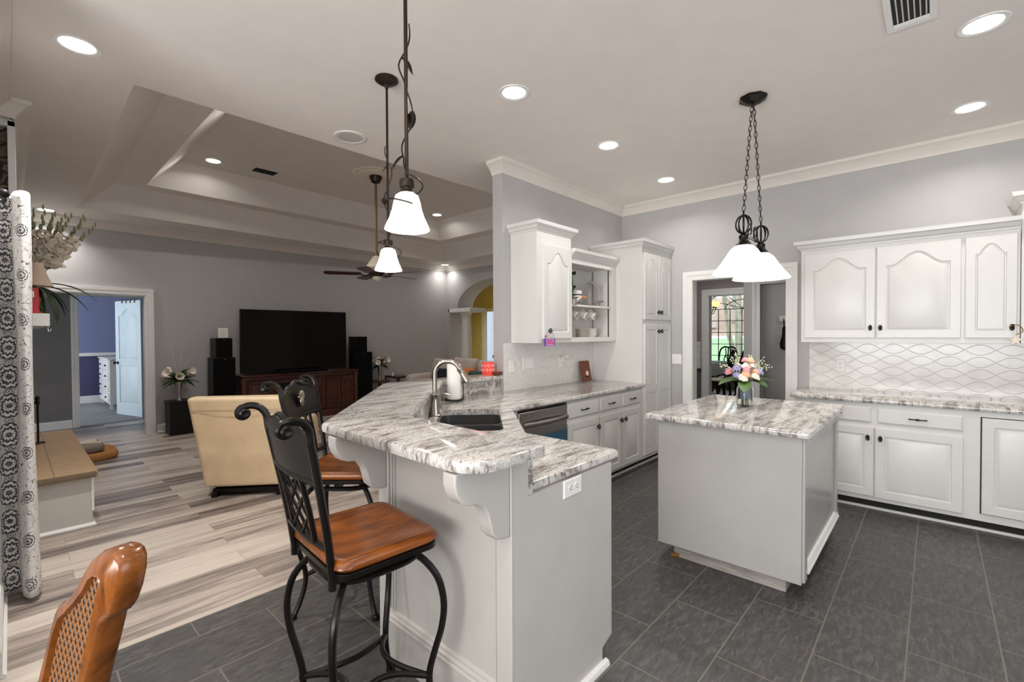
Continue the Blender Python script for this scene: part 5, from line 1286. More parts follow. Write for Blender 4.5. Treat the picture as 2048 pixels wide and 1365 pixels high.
# calla lily vases
def lilies(P, label, n, spread, tall, seed, sprig=True, vase=(.035, .28), grp=None):
    random.seed(seed); P = Vector(P); t = thing('lily_vase', label, 'flowers', P)
    r, h = vase; mb = MB(); mb.lathe([(r, .001), (r * .7, .02), (r * .6, .1), (r * 1.1, h * .7), (r * 1.4, h), (r * 1.3, h), (r * .9, h * .7)], P, 20); mb.build('vase', M['steel'], t)
    B = P + Vector((0, 0, h)); st = MB()
    for k in range(n):
        a = 2 * PI * k / n + random.random() * .5; rr = spread * (.5 + .5 * random.random()); q = B + Vector((math.cos(a) * rr, math.sin(a) * rr, tall * (.1 + .4 * random.random())))
        st.tube(spline([B - Vector((0, 0, .05)), B.lerp(q, .5) + Vector((0, 0, .04)), q], 4), .005, 5)
        d = Vector((math.cos(a), math.sin(a), .25)).normalized(); fl = MB(); fl.lathe([(.006, -.03), (.02, 0), (.03, .04), (.055, .075), (.057, .077), (.028, .045), (.012, .0)], q, 12, d); fl.build('lily_bloom', M['petal'], t)
    st.build('stems', M['leaf'], t)
    mb = MB()
    for k in range(34):
        a = 2 * PI * k / 17 + random.random() * .3; mb.leaf(B, (math.cos(a), math.sin(a), -.1 + 2.2 * random.random()), spread * 1.15 * (.8 + .4 * random.random()), .06, .9, 6)
    mb.build('leaves', M['leafd'], t)
    if sprig:
        mb = MB()
        for k in range(3):
            a = 1.1 * k; e = B + Vector((.14 * math.cos(a), .10 * math.sin(a), tall * (1.0 + .35 * (k % 3)))); mb.tube([B, B.lerp(e, .6) + Vector((0, 0, .03)), e], .0014, 5)
            for i in range(4): mb.ball(B.lerp(e, .7 + .09 * i), .005, seg=6, rows=4)
        mb.build('white_twigs', M['petal'], t)
t = thing('plant_pedestal', 'square black plant stand between the passage opening and speaker', 'stand', (1.68, 8.30, 0))
mb = MB(); mb.box(1.54, 1.83, 8.14, 8.43, .001, .46); mb.build('pedestal_body', M['black'], t, bevel=.004)
mb = MB(); mb.box(1.53, 1.84, 8.13, 8.44, .46, .49); mb.build('top', M['black'], t, bevel=.003)
lilies((1.685, 8.28, .49), 'white calla lilies with pale twigs on the black stand', 9, .22, .34, 4)
t = thing('side_table', 'small dark side table mostly hidden behind the bar', 'table', (5.03, 8.28, 0))
mb = MB(); mb.lathe([(.17, .001), (.17, .03), (.03, .06), (.03, .48), (.2, .5), (.21, .515), (.21, .525)], (5.05, 8.28, 0), 24); mb.build('table_body', M['cherry'], t)
lilies((5.05, 8.28, .525), 'white calla lilies in a tall vase right of the television', 8, .17, .26, 9, True, (.04, .32))
mb = MB(); mb.lathe([(.03, .001), (.03, .05), (.02, .055), (.012, .08)], (5.30, 8.2, .60), 12)
t = thing('side_table', 'low end table with a small white figurine beside the sofa', 'table', (5.32, 8.2, 0)); mb2 = MB(); mb2.box(5.27, 5.62, 8.0, 8.45, .56, .60); [mb2.box(x, x + .03, y, y + .03, .001, .56) for x in (5.27, 5.59) for y in (8.0, 8.42)]; mb2.build('table_body', M['cherry'], t, bevel=.003)
tag(mb.build('white_figurine', M['ceramic']), 'tiny white figurine on the end table behind the bar', 'figurine')
# ------------------------------------------------------------------ soft seating
def pillow_box(mb, c, size, r, rot=0, tilt=0, puff=.15, nx=10):
    """soft block: a box blown up to a superellipsoid"""
    from mathutils import Euler
    Q = Euler((0, tilt, rot)).to_matrix(); e = r; R = []; rows = 16; seg = 40
    def se(t, p): return math.copysign(abs(t) ** p, t)
    for j in range(rows + 1):
        v = -PI / 2 + PI * j / rows; R.append([Vector(c) + Q @ Vector((size[0] / 2 * se(math.cos(v), e) * se(math.cos(u), e), size[1] / 2 * se(math.cos(v), e) * se(math.sin(u), e), size[2] / 2 * se(math.sin(v), e))) for u in [2 * PI * i / seg for i in range(seg)]])
    mb.rings(R); return mb

# beige recliner seen from behind; local x forward (towards the television), y left
RX, RY, RA = 1.60, 4.77, math.radians(49.5)
t = thing('recliner', 'beige leather recliner seen from behind between hearth and bar', 'armchair', (RX, RY, 0), RA)
W2 = .36
def back_ring(z, g=0):
    # leaning back: x goes negative with height; soft sagging folds across the lower half
    k = (z - .10) / .84; x = -.205 - .185 * k; w = W2 + .045 * k - g; th = .17 - 1.6 * g
    P = []
    for px_, py_ in rrect(th, 2 * w, min(.05, th / 2.2), 10):
        wr = 0
        if px_ < 0:
            v = py_ / w; e = max(0, 1 - v ** 4); lo = math.exp(-((k - .30) / .20) ** 2)
            wr = e * (.011 * lo * math.sin(9 * (k - .15 * v * v) * PI / 2 + 1.2) + .006 * math.sin(5 * v + 7 * k) * lo + .004 * math.sin(13 * k + 3 * v))
            if k > .84: wr = -.014 * e
            elif k > .80: wr = .010 * e
        bow = -.035 * (1 - (py_ / w) ** 2)
        P.append((x + px_ + wr + bow * (.4 + .6 * k), py_, z + (.010 * math.cos(py_ * 11) if k > .97 else 0)))
    return P
mb = MB(); mb.rings([back_ring(.10, .012)] + [back_ring(.11 + .0155 * k) for k in range(52)] + [back_ring(.912, .008), back_ring(.924, .022), back_ring(.931, .045)]); mb.build('back_panel', M['leather'], t, smooth=70, local=True)
mb = MB()
kz = .82; z0 = .10 + .84 * kz
mb.tube([(-.205 - .185 * kz - .080 - .035 * (1 - s * s) * (.4 + .6 * kz), s * (W2 + .045 * kz - .03), z0) for s in [-1 + i / 8 for i in range(17)]], .0035, 6); mb.build('back_seam', M['leather'], t, local=True)
for sy in (-1, 1):
    mb = MB(); pillow_box(mb, (.16, sy * .33, .38), (.74, .17, .50), .35); mb.build('armrest', M['leather'], t, smooth=60, local=True)
mb = MB(); pillow_box(mb, (.14, 0, .36), (.74, .60, .30), .35); mb.build('seat_cushion', M['leather'], t, smooth=60, local=True)
mb = MB(); mb.box(-.20, .38, -.30, .30, .05, .12); mb.box(-.28, .42, -.30, -.25, .001, .045); mb.box(-.28, .42, .25, .30, .001, .045); mb.box(-.25, -.21, -.30, .30, .03, .07); mb.build('base_frame', M['black'], t, local=True, bevel=.004)

# taupe sofa along the arch wall, cushions on it
t = thing('sofa', 'taupe cloth sofa in front of the arch, its cushions seen over the bar', 'sofa', (5.82, 6.6, 0))
mb = MB(); pillow_box(mb, (5.79, 6.65, .30), (.86, 2.0, .36), .22); mb.build('seat_base', M['sofa'], t, smooth=60)
mb = MB(); pillow_box(mb, (6.2, 6.65, .52), (.26, 2.1, .70), .35); mb.build('backrest', M['sofa'], t, smooth=60)
for y in (5.57, 7.73): mb = MB(); pillow_box(mb, (5.77, y, .36), (.92, .24, .60), .35); mb.build('armrest', M['sofa'], t, smooth=60)
for y in (6.15, 7.15):
    mb = MB(); pillow_box(mb, (5.72, y, .50), (.7, .94, .14), .3); mb.build('seat_cushion', M['sofa'], t, smooth=60)
mb = MB(); [mb.box(x, x + .06, y, y + .06, .001, .14) for x in (5.42, 6.12) for y in (5.75, 7.5)]; mb.build('foot', M['black'], t)
def soft(name, c, sz, rot, tilt, mt, lab, seed):
    """loose cushion: pinched corners and rumpled faces"""
    from mathutils import Euler
    Q = Euler((0, tilt, rot)).to_matrix(); R = []; n = 14; random.seed(seed); ph = [random.uniform(0, 6) for _ in range(4)]
    mb = MB(); G = {}
    for side in (1, -1):
        for i in range(n + 1):
            for j in range(n + 1):
                a, b_ = 2 * i / n - 1, 2 * j / n - 1; ed = (1 - a ** 4) * (1 - b_ ** 4)
                pin = 1 - .07 * (1 - abs(a)) ** .8 * (abs(b_) ** 6) ; pin2 = 1 - .07 * (1 - abs(b_)) ** .8 * (abs(a) ** 6)
                h = side * sz[0] / 2 * ed ** .45 * (1 + .10 * math.sin(5 * a + ph[0]) * math.sin(4 * b_ + ph[1])) if ed > 1e-6 else 0
                G[(side, i, j)] = mb.v(Vector(c) + Q @ Vector((h, a * sz[1] / 2 * pin2, b_ * sz[2] / 2 * pin)))
        for i in range(n):
            for j in range(n): mb.f([G[(side, i, j)], G[(side, i + 1, j)], G[(side, i + 1, j + 1)], G[(side, i, j + 1)]])
    bmesh.ops.remove_doubles(mb.bm, verts=mb.bm.verts, dist=.0005)
    return tag(mb.build('cushion', M[mt], smooth=70), lab, 'cushion', 'sofa cushions')
soft('c', (5.94, 7.38, .76), (.24, .50, .42), .15, .25, 'sofa', 'taupe sofa cushion at the television end, left of the faucet arch', 1)
soft('c', (5.96, 6.72, .78), (.26, .78, .44), -.1, .25, 'sofa', 'wide rumpled taupe sofa cushion below the white column', 2)
soft('c', (5.94, 6, .76), (.26, .58, .42), .1, .25, 'sofa', 'taupe sofa cushion behind the red candle', 3)
soft('c', (5.72, 7.15, .66), (.16, .44, .26), .1, .3, 'navy', 'dark navy throw cushion behind the faucet', 4)
soft('c', (5.72, 6.36, .69), (.14, .30, .30), .2, .3, 'orange', 'orange throw cushion seen over the bar', 5)
soft('c', (5.66, 6.12, .66), (.14, .36, .26), -.1, .3, 'teal', 'dark teal throw cushion beside the orange one', 6)

# dog bed beyond the hearth with a grey pillow and a fleece
t = thing('dog_bed', 'tan oval dog bed on the planks behind the hearth', 'pet bed', (.44, 7.30, 0))
mb = MB(); R = []
for k, z in ((1.0, .003), (1.03, .02), (1.04, .05), (1.0, .085), (.93, .095), (.86, .07), (.4, .065)): R.append([(.50 + .36 * k * math.copysign(abs(math.cos(u)) ** .6, math.cos(u)), 7.42 + .30 * k * math.copysign(abs(math.sin(u)) ** .6, math.sin(u)), z) for u in [2 * PI * i / 36 for i in range(36)]])
mb.rings(R); mb.build('bed_rim', M['bedtan'], t, smooth=60)
mb = MB(); pillow_box(mb, (.50, 7.42, .125), (.50, .42, .12), .6); tag(mb.build('cushion', M['greycl'], smooth=60), 'grey round cushion lying in the dog bed', 'cushion')
mb = MB(); R = []
for j in range(13):
    s = j / 12; x = .30 + .40 * s
    R.append([(x + .02 * math.sin(u * 3), 7.46 + .16 * math.cos(u) * (1 - .3 * s), .20 + .02 * math.sin(s * 9) - .05 * s + .035 * math.sin(u)) for u in [2 * PI * i / 16 for i in range(16)]])
mb.rings(R); tag(mb.build('fleece_blanket', M['fleece'], smooth=60), 'pale fleece folded on the dog bed cushion', 'blanket')

# ------------------------------------------------------------------ BAR STOOLS (local x = facing, y = left)
def make_stool(ornament):
    t = thing('bar_stool', 'x', 'bar stool')
    mb = MB()
    def sec(z, g):  # scooped wooden seat outline
        P = []
        for x, y in rrect(.385 - 2 * g, .435 - 2 * g, .05, 6):
            P.append((x, y + .0, z))
        return P
    V = []
    for z, g in ((.712, .02), (.716, .008), (.728, .0), (.744, .004), (.752, .014)): V.append(sec(z, g))
    for k, zz in ((.85, .752), (.7, .748), (.5, .743), (.25, .740)): V.append([(x * k / .93, y * k / .93, zz - .006 * math.cos(y * 7)) for x, y, _ in sec(0, .014)])
    mb.rings(V); seat = mb.build('seat', M['stoolwood'], t, smooth=50, local=True)
    mb = MB(); o = rrect(.375, .42, .05, 6); i = rrect(.335, .38, .04, 6)
    mb.rings([[(x, y, z) for x, y in P] for P, z in ((o, .692), (o, .711), (i, .711), (i, .692), (o, .692))], False, False)
    mb.box(-.18, .18, -.02, .02, .694, .706); mb.box(-.02, .02, -.2, .2, .694, .706); mb.build('seat_frame', M['iron'], t, local=True, bevel=.002)
    mb = MB(); mb.lathe([(.10, .672), (.10, .692)], (0, 0, 0), 24); 
    mb.tube([(.165 * math.copysign(abs(math.cos(u)) ** .6, math.cos(u)), .165 * math.copysign(abs(math.sin(u)) ** .6, math.sin(u)), .655) for u in [2 * PI * k / 40 for k in range(41)]], .012, 8, cap=False)
    mb.box(-.165, .165, -.012, .012, .650, .674); mb.box(-.012, .012, -.165, .165, .650, .674); mb.build('swivel', M['iron'], t, local=True)
    for sx in (1, -1):
        for sy in (1, -1):
            c = (sx * .72, sy * .70)
            pr = [(.150, .660), (.205, .638), (.262, .57), (.285, .48), (.278, .39), (.252, .30), (.232, .22), (.235, .15), (.262, .07), (.292, .012)]
            mb = MB(); mb.tube(spline([(c[0] * r, c[1] * r, z) for r, z in pr], 5), .0125, 8, flat=(1.0, 1.0)); lg = mb.build('leg', M['iron'], t, local=True)
            mb = MB(); mb.lathe([(.012, .0), (.018, .002), (.019, .016), (.013, .026)], (c[0] * .295, c[1] * .295, 0), 14); mb.build('leg_foot', M['black'], lg, local=True)
    # curved footrests between neighbouring legs, two bowing inward low and two arching higher
    for k in range(4):
        a0, a1 = [(1, 1), (-1, 1), (-1, -1), (1, -1)][k], [(-1, 1), (-1, -1), (1, -1), (1, 1)][k]
        p0 = Vector((a0[0] * .72 * .24, a0[1] * .70 * .24, .20)); p1 = Vector((a1[0] * .72 * .24, a1[1] * .70 * .24, .20)); m = (p0 + p1) / 2
        
        mb = MB(); mb.tube([p0.lerp(p1, q) - (m - Vector((0, 0, m.z))) * .52 * math.sin(PI * q) + Vector((0, 0, .03 * math.sin(PI * q))) for q in [i / 18 for i in range(19)]], .0105, 8); mb.build('footrest', M['iron'], t, local=True)
    # back: leaning posts ending in rearward scrolls
    bx = lambda z: -.188 - .085 * ((z - .69) / .5) ** 1.2 if z > .69 else -.188
    by = lambda z: .165 + .038 * max(0, (z - .69) / .5)
    for sy in (1, -1):
        pts = [(bx(z), sy * by(z), z) for z in (.66, .70, .78, .86, .94, 1.02, 1.09, 1.13)]
        c = Vector((bx(1.13) - .055, sy * (by(1.13) + .008), 1.15)); n = 16
        curl = [c + Vector((.055 * math.cos(u) * 1.0, 0, .05 * math.sin(u))) for u in [-.2 + .2 * k for k in range(1, 8)]]
        c2 = Vector((bx(1.13) - .088, sy * (by(1.13) + .01), 1.172))
        spir = [c2 + Vector((-(.032 - .0012 * k) * math.cos(-2.2 + .42 * k) * -1, 0, (.032 - .0012 * k) * math.sin(-2.2 + .42 * k) * -1 * -1)) for k in range(0, 1)]
        top = [Vector((bx(1.13), sy * by(1.13), 1.13)), Vector((bx(1.13) - .006, sy * by(1.16), 1.172)), Vector((bx(1.13) - .024, sy * (by(1.16) + .004), 1.197)), Vector((bx(1.13) - .048, sy * (by(1.16) + .008), 1.207)), Vector((bx(1.13) - .072, sy * (by(1.16) + .010), 1.206))]
        cc = Vector((bx(1.13) - .074, sy * (by(1.16) + .010), 1.183)); sp = [cc + Vector((-math.sin(u) * (.023 - .0027 * u), 0, math.cos(u) * (.023 - .0027 * u))) for u in [.35 * k for k in range(1, 18)]]
        mb = MB(); mb.tube(pts, .014, 8, flat=(1, .9)); mb.tube(spline(top, 4) + sp, [.0125] * 16 + [.0105] * 18, 8); pst = mb.build('back_post', M['iron'], t, local=True)
        mb = MB(); mb.lathe([(.006, -.020), (.012, -.022), (.018, -.018), (.018, .018), (.012, .022), (.006, .020)], cc, 18, (0, 1, 0)); mb.build('scroll_eye', M['iron'], pst, local=True)
    def strip(name, zf0, zf1, y0, y1, th=.014, n=14, bow=.02):
        mb = MB(); R = []
        for k in range(n + 1):
            s = k / n; y = y0 + (y1 - y0) * s; a, b = zf0(s), zf1(s); bw = -bow * math.sin(PI * s)
            R.append([(bx(a) + bw - th / 2, y, a), (bx(a) + bw + th / 2, y, a), (bx(b) + bw + th / 2, y, b), (bx(b) + bw - th / 2, y, b)])
        mb.rings(R); return mb.build(name, M['iron'], t, local=True, bevel=.003)
    cr = strip('crest_panel', lambda s: 1.015 + .0 * s, lambda s: 1.13 + .055 * math.sin(PI * s) ** 1.3 + .012 * abs(math.sin(3 * PI * s)), -.19, .19)
    mb = MB(); R = [(bx(1.01) - .02 * math.sin(PI * s), -.19 + .38 * s, 1.008) for s in [k / 14 for k in range(15)]]; mb.tube(R, .011, 8)
    R = [(bx(1.15) - .02 * math.sin(PI * s) + .002, -.19 + .38 * s, 1.13 + .055 * math.sin(PI * s) ** 1.3 + .012 * abs(math.sin(3 * PI * s))) for s in [k / 28 for k in range(29)]]; mb.tube(R, .010, 8); mb.build('crest_rim', M['iron'], cr, local=True)
    mb = MB(); mb.tube([(bx(.79) - .012 * math.sin(PI * s), -.168 + .336 * s, .79) for s in [k / 10 for k in range(11)]], .011, 8); mb.build('lower_rail', M['iron'], t, local=True)
    for sy in (-1, 1):
        mb = MB(); mb.tube([(bx(.79) - .01, sy * .092, .79), (bx(.9) - .012, sy * .095, .9), (bx(1.01) - .018, sy * .098, 1.01)], .009, 8); mb.build('back_upright', M['iron'], t, local=True)
    mb = MB()
    def lat(y0, z0, y1, z1): mb.tube([(bx(z0) - .014, y0, z0), (bx((z0 + z1) / 2) - .015, (y0 + y1) / 2, (z0 + z1) / 2), (bx(z1) - .017, y1, z1)], .0055, 6, flat=(1, .6))
    for k in range(-2, 5):
        z0 = .79 + .073 * k
        for s in (1, -1):
            a, b = -.093 * s, .093 * s; za, zb = z0, z0 + .165
            if zb < .79 or za > 1.008: continue
            if za < .79: f = (.79 - za) / .165; a += (b - a) * f; za = .79
            if zb > 1.008: f = (1.008 - za) / (zb - za); b = a + (b - a) * f; zb = 1.008
            lat(a, za, b, zb)
    mb.build('back_lattice', M['iron'], t, local=True)
    if ornament:
        mb = MB(); z = 1.085; x = bx(z) - .012
        for k in range(7):
            a = -1.2 + .4 * k; mb.ball((x + .012, .022 * math.sin(a), z + .012 + .030 * math.cos(a)), .006, .008, .022, 8, 6, (-a, 0, 0))
        mb.ball((x + .014, 0, z), .01, .022, .03, 12, 8); mb.build('leaf_ornament', M['nickel'], t, local=True)
    return t
st = make_stool(True)
st['label'] = 'iron bar stool with wooden seat standing nearest the camera'; st['group'] = 'bar stools'
st.location = (.862, 1.525, 0); st.rotation_euler = (0, 0, math.radians(-3.5))
dup(st, (1.25, 2.385, 0), math.radians(-48), 'iron bar stool with wooden seat behind the bar corner, leaf ornament facing the camera')

# ------------------------------------------------------------------ carved cane-back dining chair in the foreground
U = Vector((.348, -.937, 0)); Nn = Vector((-.937, -.348, 0)); O = Vector((.119, 1.291, 0))
t = thing('dining_chair', 'carved honey-brown dining chair with woven cane back at the bottom left', 'chair', (0, 1.3, 0))
def bp(u, z, w): return O + U * u + Nn * (w - (z - .875) * .10) + Vector((0, 0, z))
OUTL = [(-.245, .47), (-.24, .56), (-.234, .60), (-.214, .675), (-.186, .791), (-.174, .834), (-.166, .850), (-.148, .858), (-.123, .879), (-.096, .912), (-.08, .939), (-.061, .964), (-.034, .984), (-.006, .994), (.014, .996), (.034, .990), (.047, .974), (.050, .945), (.043, .906), (.030, .872), (.020, .858), (.006, .851), (-.004, .838), (-.012, .802), (-.024, .754), (-.033, .723), (-.05, .643), (-.062, .58), (-.07, .47)][::-1]
CANE = [(-.212, .565), (-.206, .598), (-.186, .682), (-.165, .79), (-.150, .828), (-.128, .846), (-.099, .872), (-.067, .906), (-.053, .930), (-.035, .942), (-.014, .942), (-.006, .929), (-.012, .888), (-.023, .828), (-.038, .756), (-.050, .700), (-.068, .639), (-.082, .565)][::-1]
mb = MB(); V = []
for g, w in ((.016, -.062), (.006, -.058), (0, -.048), (0, -.016), (.004, -.006), (.011, 0)): V.append([mb.v(bp(u, z, w)) for u, z in (inset(OUTL, g) if g else OUTL)])
n = len(OUTL)
for a, b in zip(V[:-1], V[1:]):
    for i in range(n): mb.f([a[i], a[(i + 1) % n], b[(i + 1) % n], b[i]])
K = [[mb.v(bp(u, z, w)) for u, z in (inset(CANE, g) if g else CANE)] for g, w in ((0, 0), (.004, .003), (.008, -.010))]; k = len(CANE)
for a, b in zip(K[:-1], K[1:]):
    for i in range(k): mb.f([a[i], a[(i + 1) % k], b[(i + 1) % k], b[i]])
bmesh.ops.triangle_fill(mb.bm, use_beauty=True, edges=[mb.bm.edges.get((V[-1][i], V[-1][(i + 1) % n])) for i in range(n)] + [mb.bm.edges.get((K[0][i], K[0][(i + 1) % k])) for i in range(k)])
bmesh.ops.triangle_fill(mb.bm, use_beauty=True, edges=[mb.bm.edges.get((V[0][i], V[0][(i + 1) % n])) for i in range(n)])
mb.build('back_frame', M['chairwood'], t, smooth=60)
mb = MB(); uvl = mb.bm.loops.layers.uv.new('uv'); o = inset(CANE, .004); f = mb.f([mb.v(bp(u, z, -.008)) for u, z in o])
for lp, (u, z) in zip(f.loops, o): lp[uvl].uv = (u, z)
bmesh.ops.triangulate(mb.bm, faces=mb.bm.faces[:]); mb.build('cane_panel', M['cane'], t, smooth=0)
for u0 in (-.09, -.225):
    mb = MB(); mb.tube(spline([bp(u0, .48, -.03), bp(u0, .38, -.03), bp(u0, .2, -.05), bp(u0, .003, -.10)], 5), [.024] * 10 + [.02] * 6, 10); mb.build('rear_leg', M['chairwood'], t)
c0, c1 = bp(-.34, .44, -.01), bp(.02, .44, -.01)
q = [c0, c1, c1 + Nn * .42 + U * .03, c0 + Nn * .42 - U * .03]; mb = MB(); mb.rings([[(p.x, p.y, z) for p in q] for z in (.38, .44)]); mb.build('seat_frame', M['chairwood'], t, bevel=.01)
mb = MB(); cc = (q[0] + q[2]) / 2; mb.rings([[(cc.x + (p.x - cc.x) * kk, cc.y + (p.y - cc.y) * kk, z) for p in q] for kk, z in ((.93, .441), (.94, .45), (.88, .462), (.5, .468))]); mb.build('seat_cushion', M['fleece'], t, smooth=60)
for p in q[2:]:
    c = cc + (p - cc) * .9; mb = MB(); mb.tube(spline([(c.x, c.y, .40), (c.x, c.y, .3), (c.x, c.y, .1), (c.x, c.y, .002)], 4), .022, 10); mb.build('front_leg', M['chairwood'], t)

# ------------------------------------------------------------------ bedroom beyond the passage
t = thing('bedroom_door', 'white panelled bedroom door standing open in the passage', 'door', (1.60, 10.30, 0))
H = Vector((1.585, 10.30, 0)); Fp = Vector((1.341, 11.12, 0)); du = (H - Fp).normalized(); wn = Vector((0, 0, 1)).cross(du)
if wn.dot(-Fp) < 0: wn = -wn
mb = MB(); fn = lambda a, b, c: Fp + du * a + Vector((0, 0, b + .012)) + wn * c
door_mesh(mb, fn, (H - Fp).length, 2.075, .035, [(.22, .90, 0), (1.02, 1.93, .12)], .12, 0); o = mb.build('door_leaf', plain('bedroom_door_paint', srgb(206, 218, 222), .4), t, smooth=25)
mb = MB(); c = fn(.07, .95, .036); mb.lathe([(.028, 0), (.028, .006), (.012, .01), (.012, .03), (.028, .045), (.03, .055), (.02, .066)], c, 16, wn); mb.build('door_knob', M['black'], t)
mb = MB()
for z in (.25, 1.05, 1.85): mb.tube([(1.60, 10.285, z), (1.60, 10.285, z + .09)], .012, 8)
mb.build('hinge', M['black'], t)
mb = MB()
for k in range(4): c = fn(.24 + k * .14, 2.08, .02); mb.box(c.x - .02, c.x + .02, c.y - .03, c.y + .03, c.z - .05, c.z + .012)
tag(mb.build('door_hook', M['greycl']), 'row of over-door hooks on the open bedroom door', 'hook')
t = thing('dresser', 'pale dresser with dark knobs behind the open bedroom door', 'dresser', (1.55, 12.6, 0))
mb = MB(); mb.box(1.30, 1.80, 11.9, 13.3, .10, .98); mb.box(1.27, 1.82, 11.87, 13.33, .98, 1.01); mb.build('dresser_body', M['trim'], t, bevel=.006)
for k in range(4):
    mb = MB(); mb.box(1.28, 1.30, 11.95, 13.25, .14 + k * .21, .33 + k * .21); d = mb.build('drawer', M['trim'], t, bevel=.006)
    for y in (12.2, 12.95): mb = MB(); mb.ball((1.268, y, .235 + k * .21), .018, seg=8, rows=6); mb.build('drawer_knob', M['black'], d)
mb = MB(); [mb.box(x, x + .05, y, y + .05, .006, .10) for x in (1.31, 1.74) for y in (11.92, 13.22)]; mb.build('foot', M['trim'], t)

# dark upright piano and pale wall seen through the yellow hall
t = thing('piano', 'dark upright piano in the room beyond the yellow hall', 'piano', (11.6, 10.3, 0))
mb = MB(); mb.box(11.5, 12.1, 9.3, 11.3, .001, .62); mb.box(11.75, 12.1, 9.3, 11.3, .62, 1.2); mb.box(11.3, 11.75, 9.3, 11.3, .62, .72); mb.build('piano_case', M['blackgl'], t, bevel=.006)
mb = MB(); mb.box(11.32, 11.48, 9.4, 11.2, .721, .735); mb.build('keys', M['red'], t, smooth=0)

# ------------------------------------------------------------------ passage and dining room
t = thing('rack_hook', 'white hook rack on the grey wall inside the doorway', 'rack', (6.88, 1.42, 1.62))
mb = MB(); mb.box(6.882, 6.90, 1.2, 1.52, 1.60, 1.67); mb.build('rack_board', M['trim'], t, bevel=.003)
mb = MB(); [mb.tube([(6.885, y, 1.62), (6.85, y, 1.61), (6.84, y, 1.63)], .005, 6) for y in (1.26, 1.36, 1.46)]; mb.build('peg', M['black'], t)
t = thing('umbrella', 'folded black umbrella hanging from the hook rack', 'umbrella', (6.85, 1.44, 1.2))
mb = MB(); mb.lathe([(.012, 1.22), (.05, 1.24), (.06, 1.30), (.035, 1.40), (.028, 1.47), (.034, 1.49), (.02, 1.53)], (6.845, 1.445, 0), 14); mb.build('canopy', M['black'], t)
mb = MB(); mb.tube([(6.845, 1.455, 1.52), (6.845, 1.46, 1.60), (6.85, 1.46, 1.615)], .006, 6); mb.build('strap', M['black'], t)
t = thing('pantry_counter', 'dark grey cabinet against the tiled passage wall', 'cabinet', (6.8, 2.8, 0))
mb = MB(); mb.box(6.62, X2 - .013, 2.585, 2.99, .08, .88); mb.build('cabinet_body', M['darkwall'], t, bevel=.003)
mb = MB(); mb.box(6.59, X2 - .013, 2.575, 2.99, .88, .92); mb.build('top', M['black'], t, bevel=.003)

def make_dchair():
    t = thing('dining_chair', 'x', 'chair')
    mb = MB(); P = rrect(.44, .46, .07, 5); mb.rings([[(x * k, y * k, z) for x, y in P] for k, z in ((.97, .43), (1, .44), (1, .47), (.96, .48))]); mb.build('seat_frame', M['blackgl'], t, local=True, smooth=50)
    mb = MB(); mb.rings([[(x * k, y * k, z) for x, y in P] for k, z in ((.9, .481), (.9, .50), (.8, .515), (.4, .52))]); mb.build('seat_pad', M['fleece'], t, local=True, smooth=50)
    b = lambda z: -.20 - .14 * ((z - .45) / .65) ** 1.3
    for s in (-1, 1):
        mb = MB(); mb.tube(spline([(-.24, s * .19, .002), (-.21, s * .19, .22), (-.20, s * .19, .45), (b(.7), s * .205, .7), (b(.95), s * .20, .95), (b(1.06), s * .17, 1.06)], 5), .019, 8); mb.build('back_post', M['blackgl'], t, local=True)
        mb = MB(); mb.tube(spline([(.19, s * .19, .44), (.215, s * .20, .34), (.18, s * .185, .14), (.22, s * .20, .012)], 5), [.026 - .0007 * k for k in range(16)], 8); mb.build('front_leg', M['blackgl'], t, local=True)
    mb = MB(); mb.tube(spline([(b(1.05), -.17, 1.055), (b(1.09), -.09, 1.10), (b(1.075), 0, 1.085), (b(1.09), .09, 1.10), (b(1.05), .17, 1.055)], 6), .021, 8); mb.build('crest_rail', M['blackgl'], t, local=True)
    mb = MB()
    for s in (-1, 1): mb.tube(spline([(b(.5), s * .05, .49), (b(.65), s * .03, .65), (b(.78), s * .085, .78), (b(.92), s * .05, .92), (b(1.07), s * .07, 1.07)], 6), .013, 8)
    mb.tube(spline([(b(.5), 0, .49), (b(.75), 0, .75), (b(1.07), 0, 1.07)], 6), .016, 8)
    mb.ring((b(.86), 0, .86), .045, .010, (1, 0, .25), 18, 6); mb.build('splat', M['blackgl'], t, local=True)
    return t
dc = make_dchair(); dc['label'] = 'black dining chair at the far table end facing the kitchen'; dc['group'] = 'black dining chairs'
dc.location = (11.75, 3.78, 0); dc.rotation_euler = (0, 0, PI)
for x, y, a, lab in ((9.75, 3.28, 92, 'nearest of the black dining chairs along the table side'), (10.35, 3.22, 90, 'second black dining chair along the table side'), (10.95, 3.15, 88, 'third black dining chair along the table side')): dup(dc, (x, y, 0), math.radians(a), lab)
t = thing('dining_table', 'round-ended dining table under a grey cloth', 'table', (10.7, 4.15, 0))
mb = MB(); P = rrect(2.4, .95, .4, 8, 10.75, 4.13); mb.rings([[(x, y, z) for x, y in P] for z in (.70, .745)]); mb.build('tabletop', M['blackgl'], t)
mb = MB(); [mb.tube([(x, y, .002), (x, y, .70)], .035, 10) for x in (9.85, 11.65) for y in (3.87, 4.40)]; mb.build('leg', M['blackgl'], t)
mb = MB(); n = 90; P = rrect(2.42, .97, .41, 22, 10.75, 4.13); R = []
for k, (f, z) in enumerate(((.5, .752), (1, .752), (1.012, .74), (1.02, .62), (1.03, .50))): R.append([(10.75 + (x - 10.75) * f * (1 + (.010 * math.sin(i * 1.1) if k > 2 else 0)), 4.13 + (y - 4.13) * (f + (.06 * (k - 2) / 2 if k > 2 else 0)) + (.012 * math.sin(i * .9) if k > 2 else 0), z) for i, (x, y) in enumerate(P)])
mb.rings(R, True, False); tag(mb.build('tablecloth', M['tablecl'], smooth=60), 'grey cloth draped over the dining table', 'tablecloth')
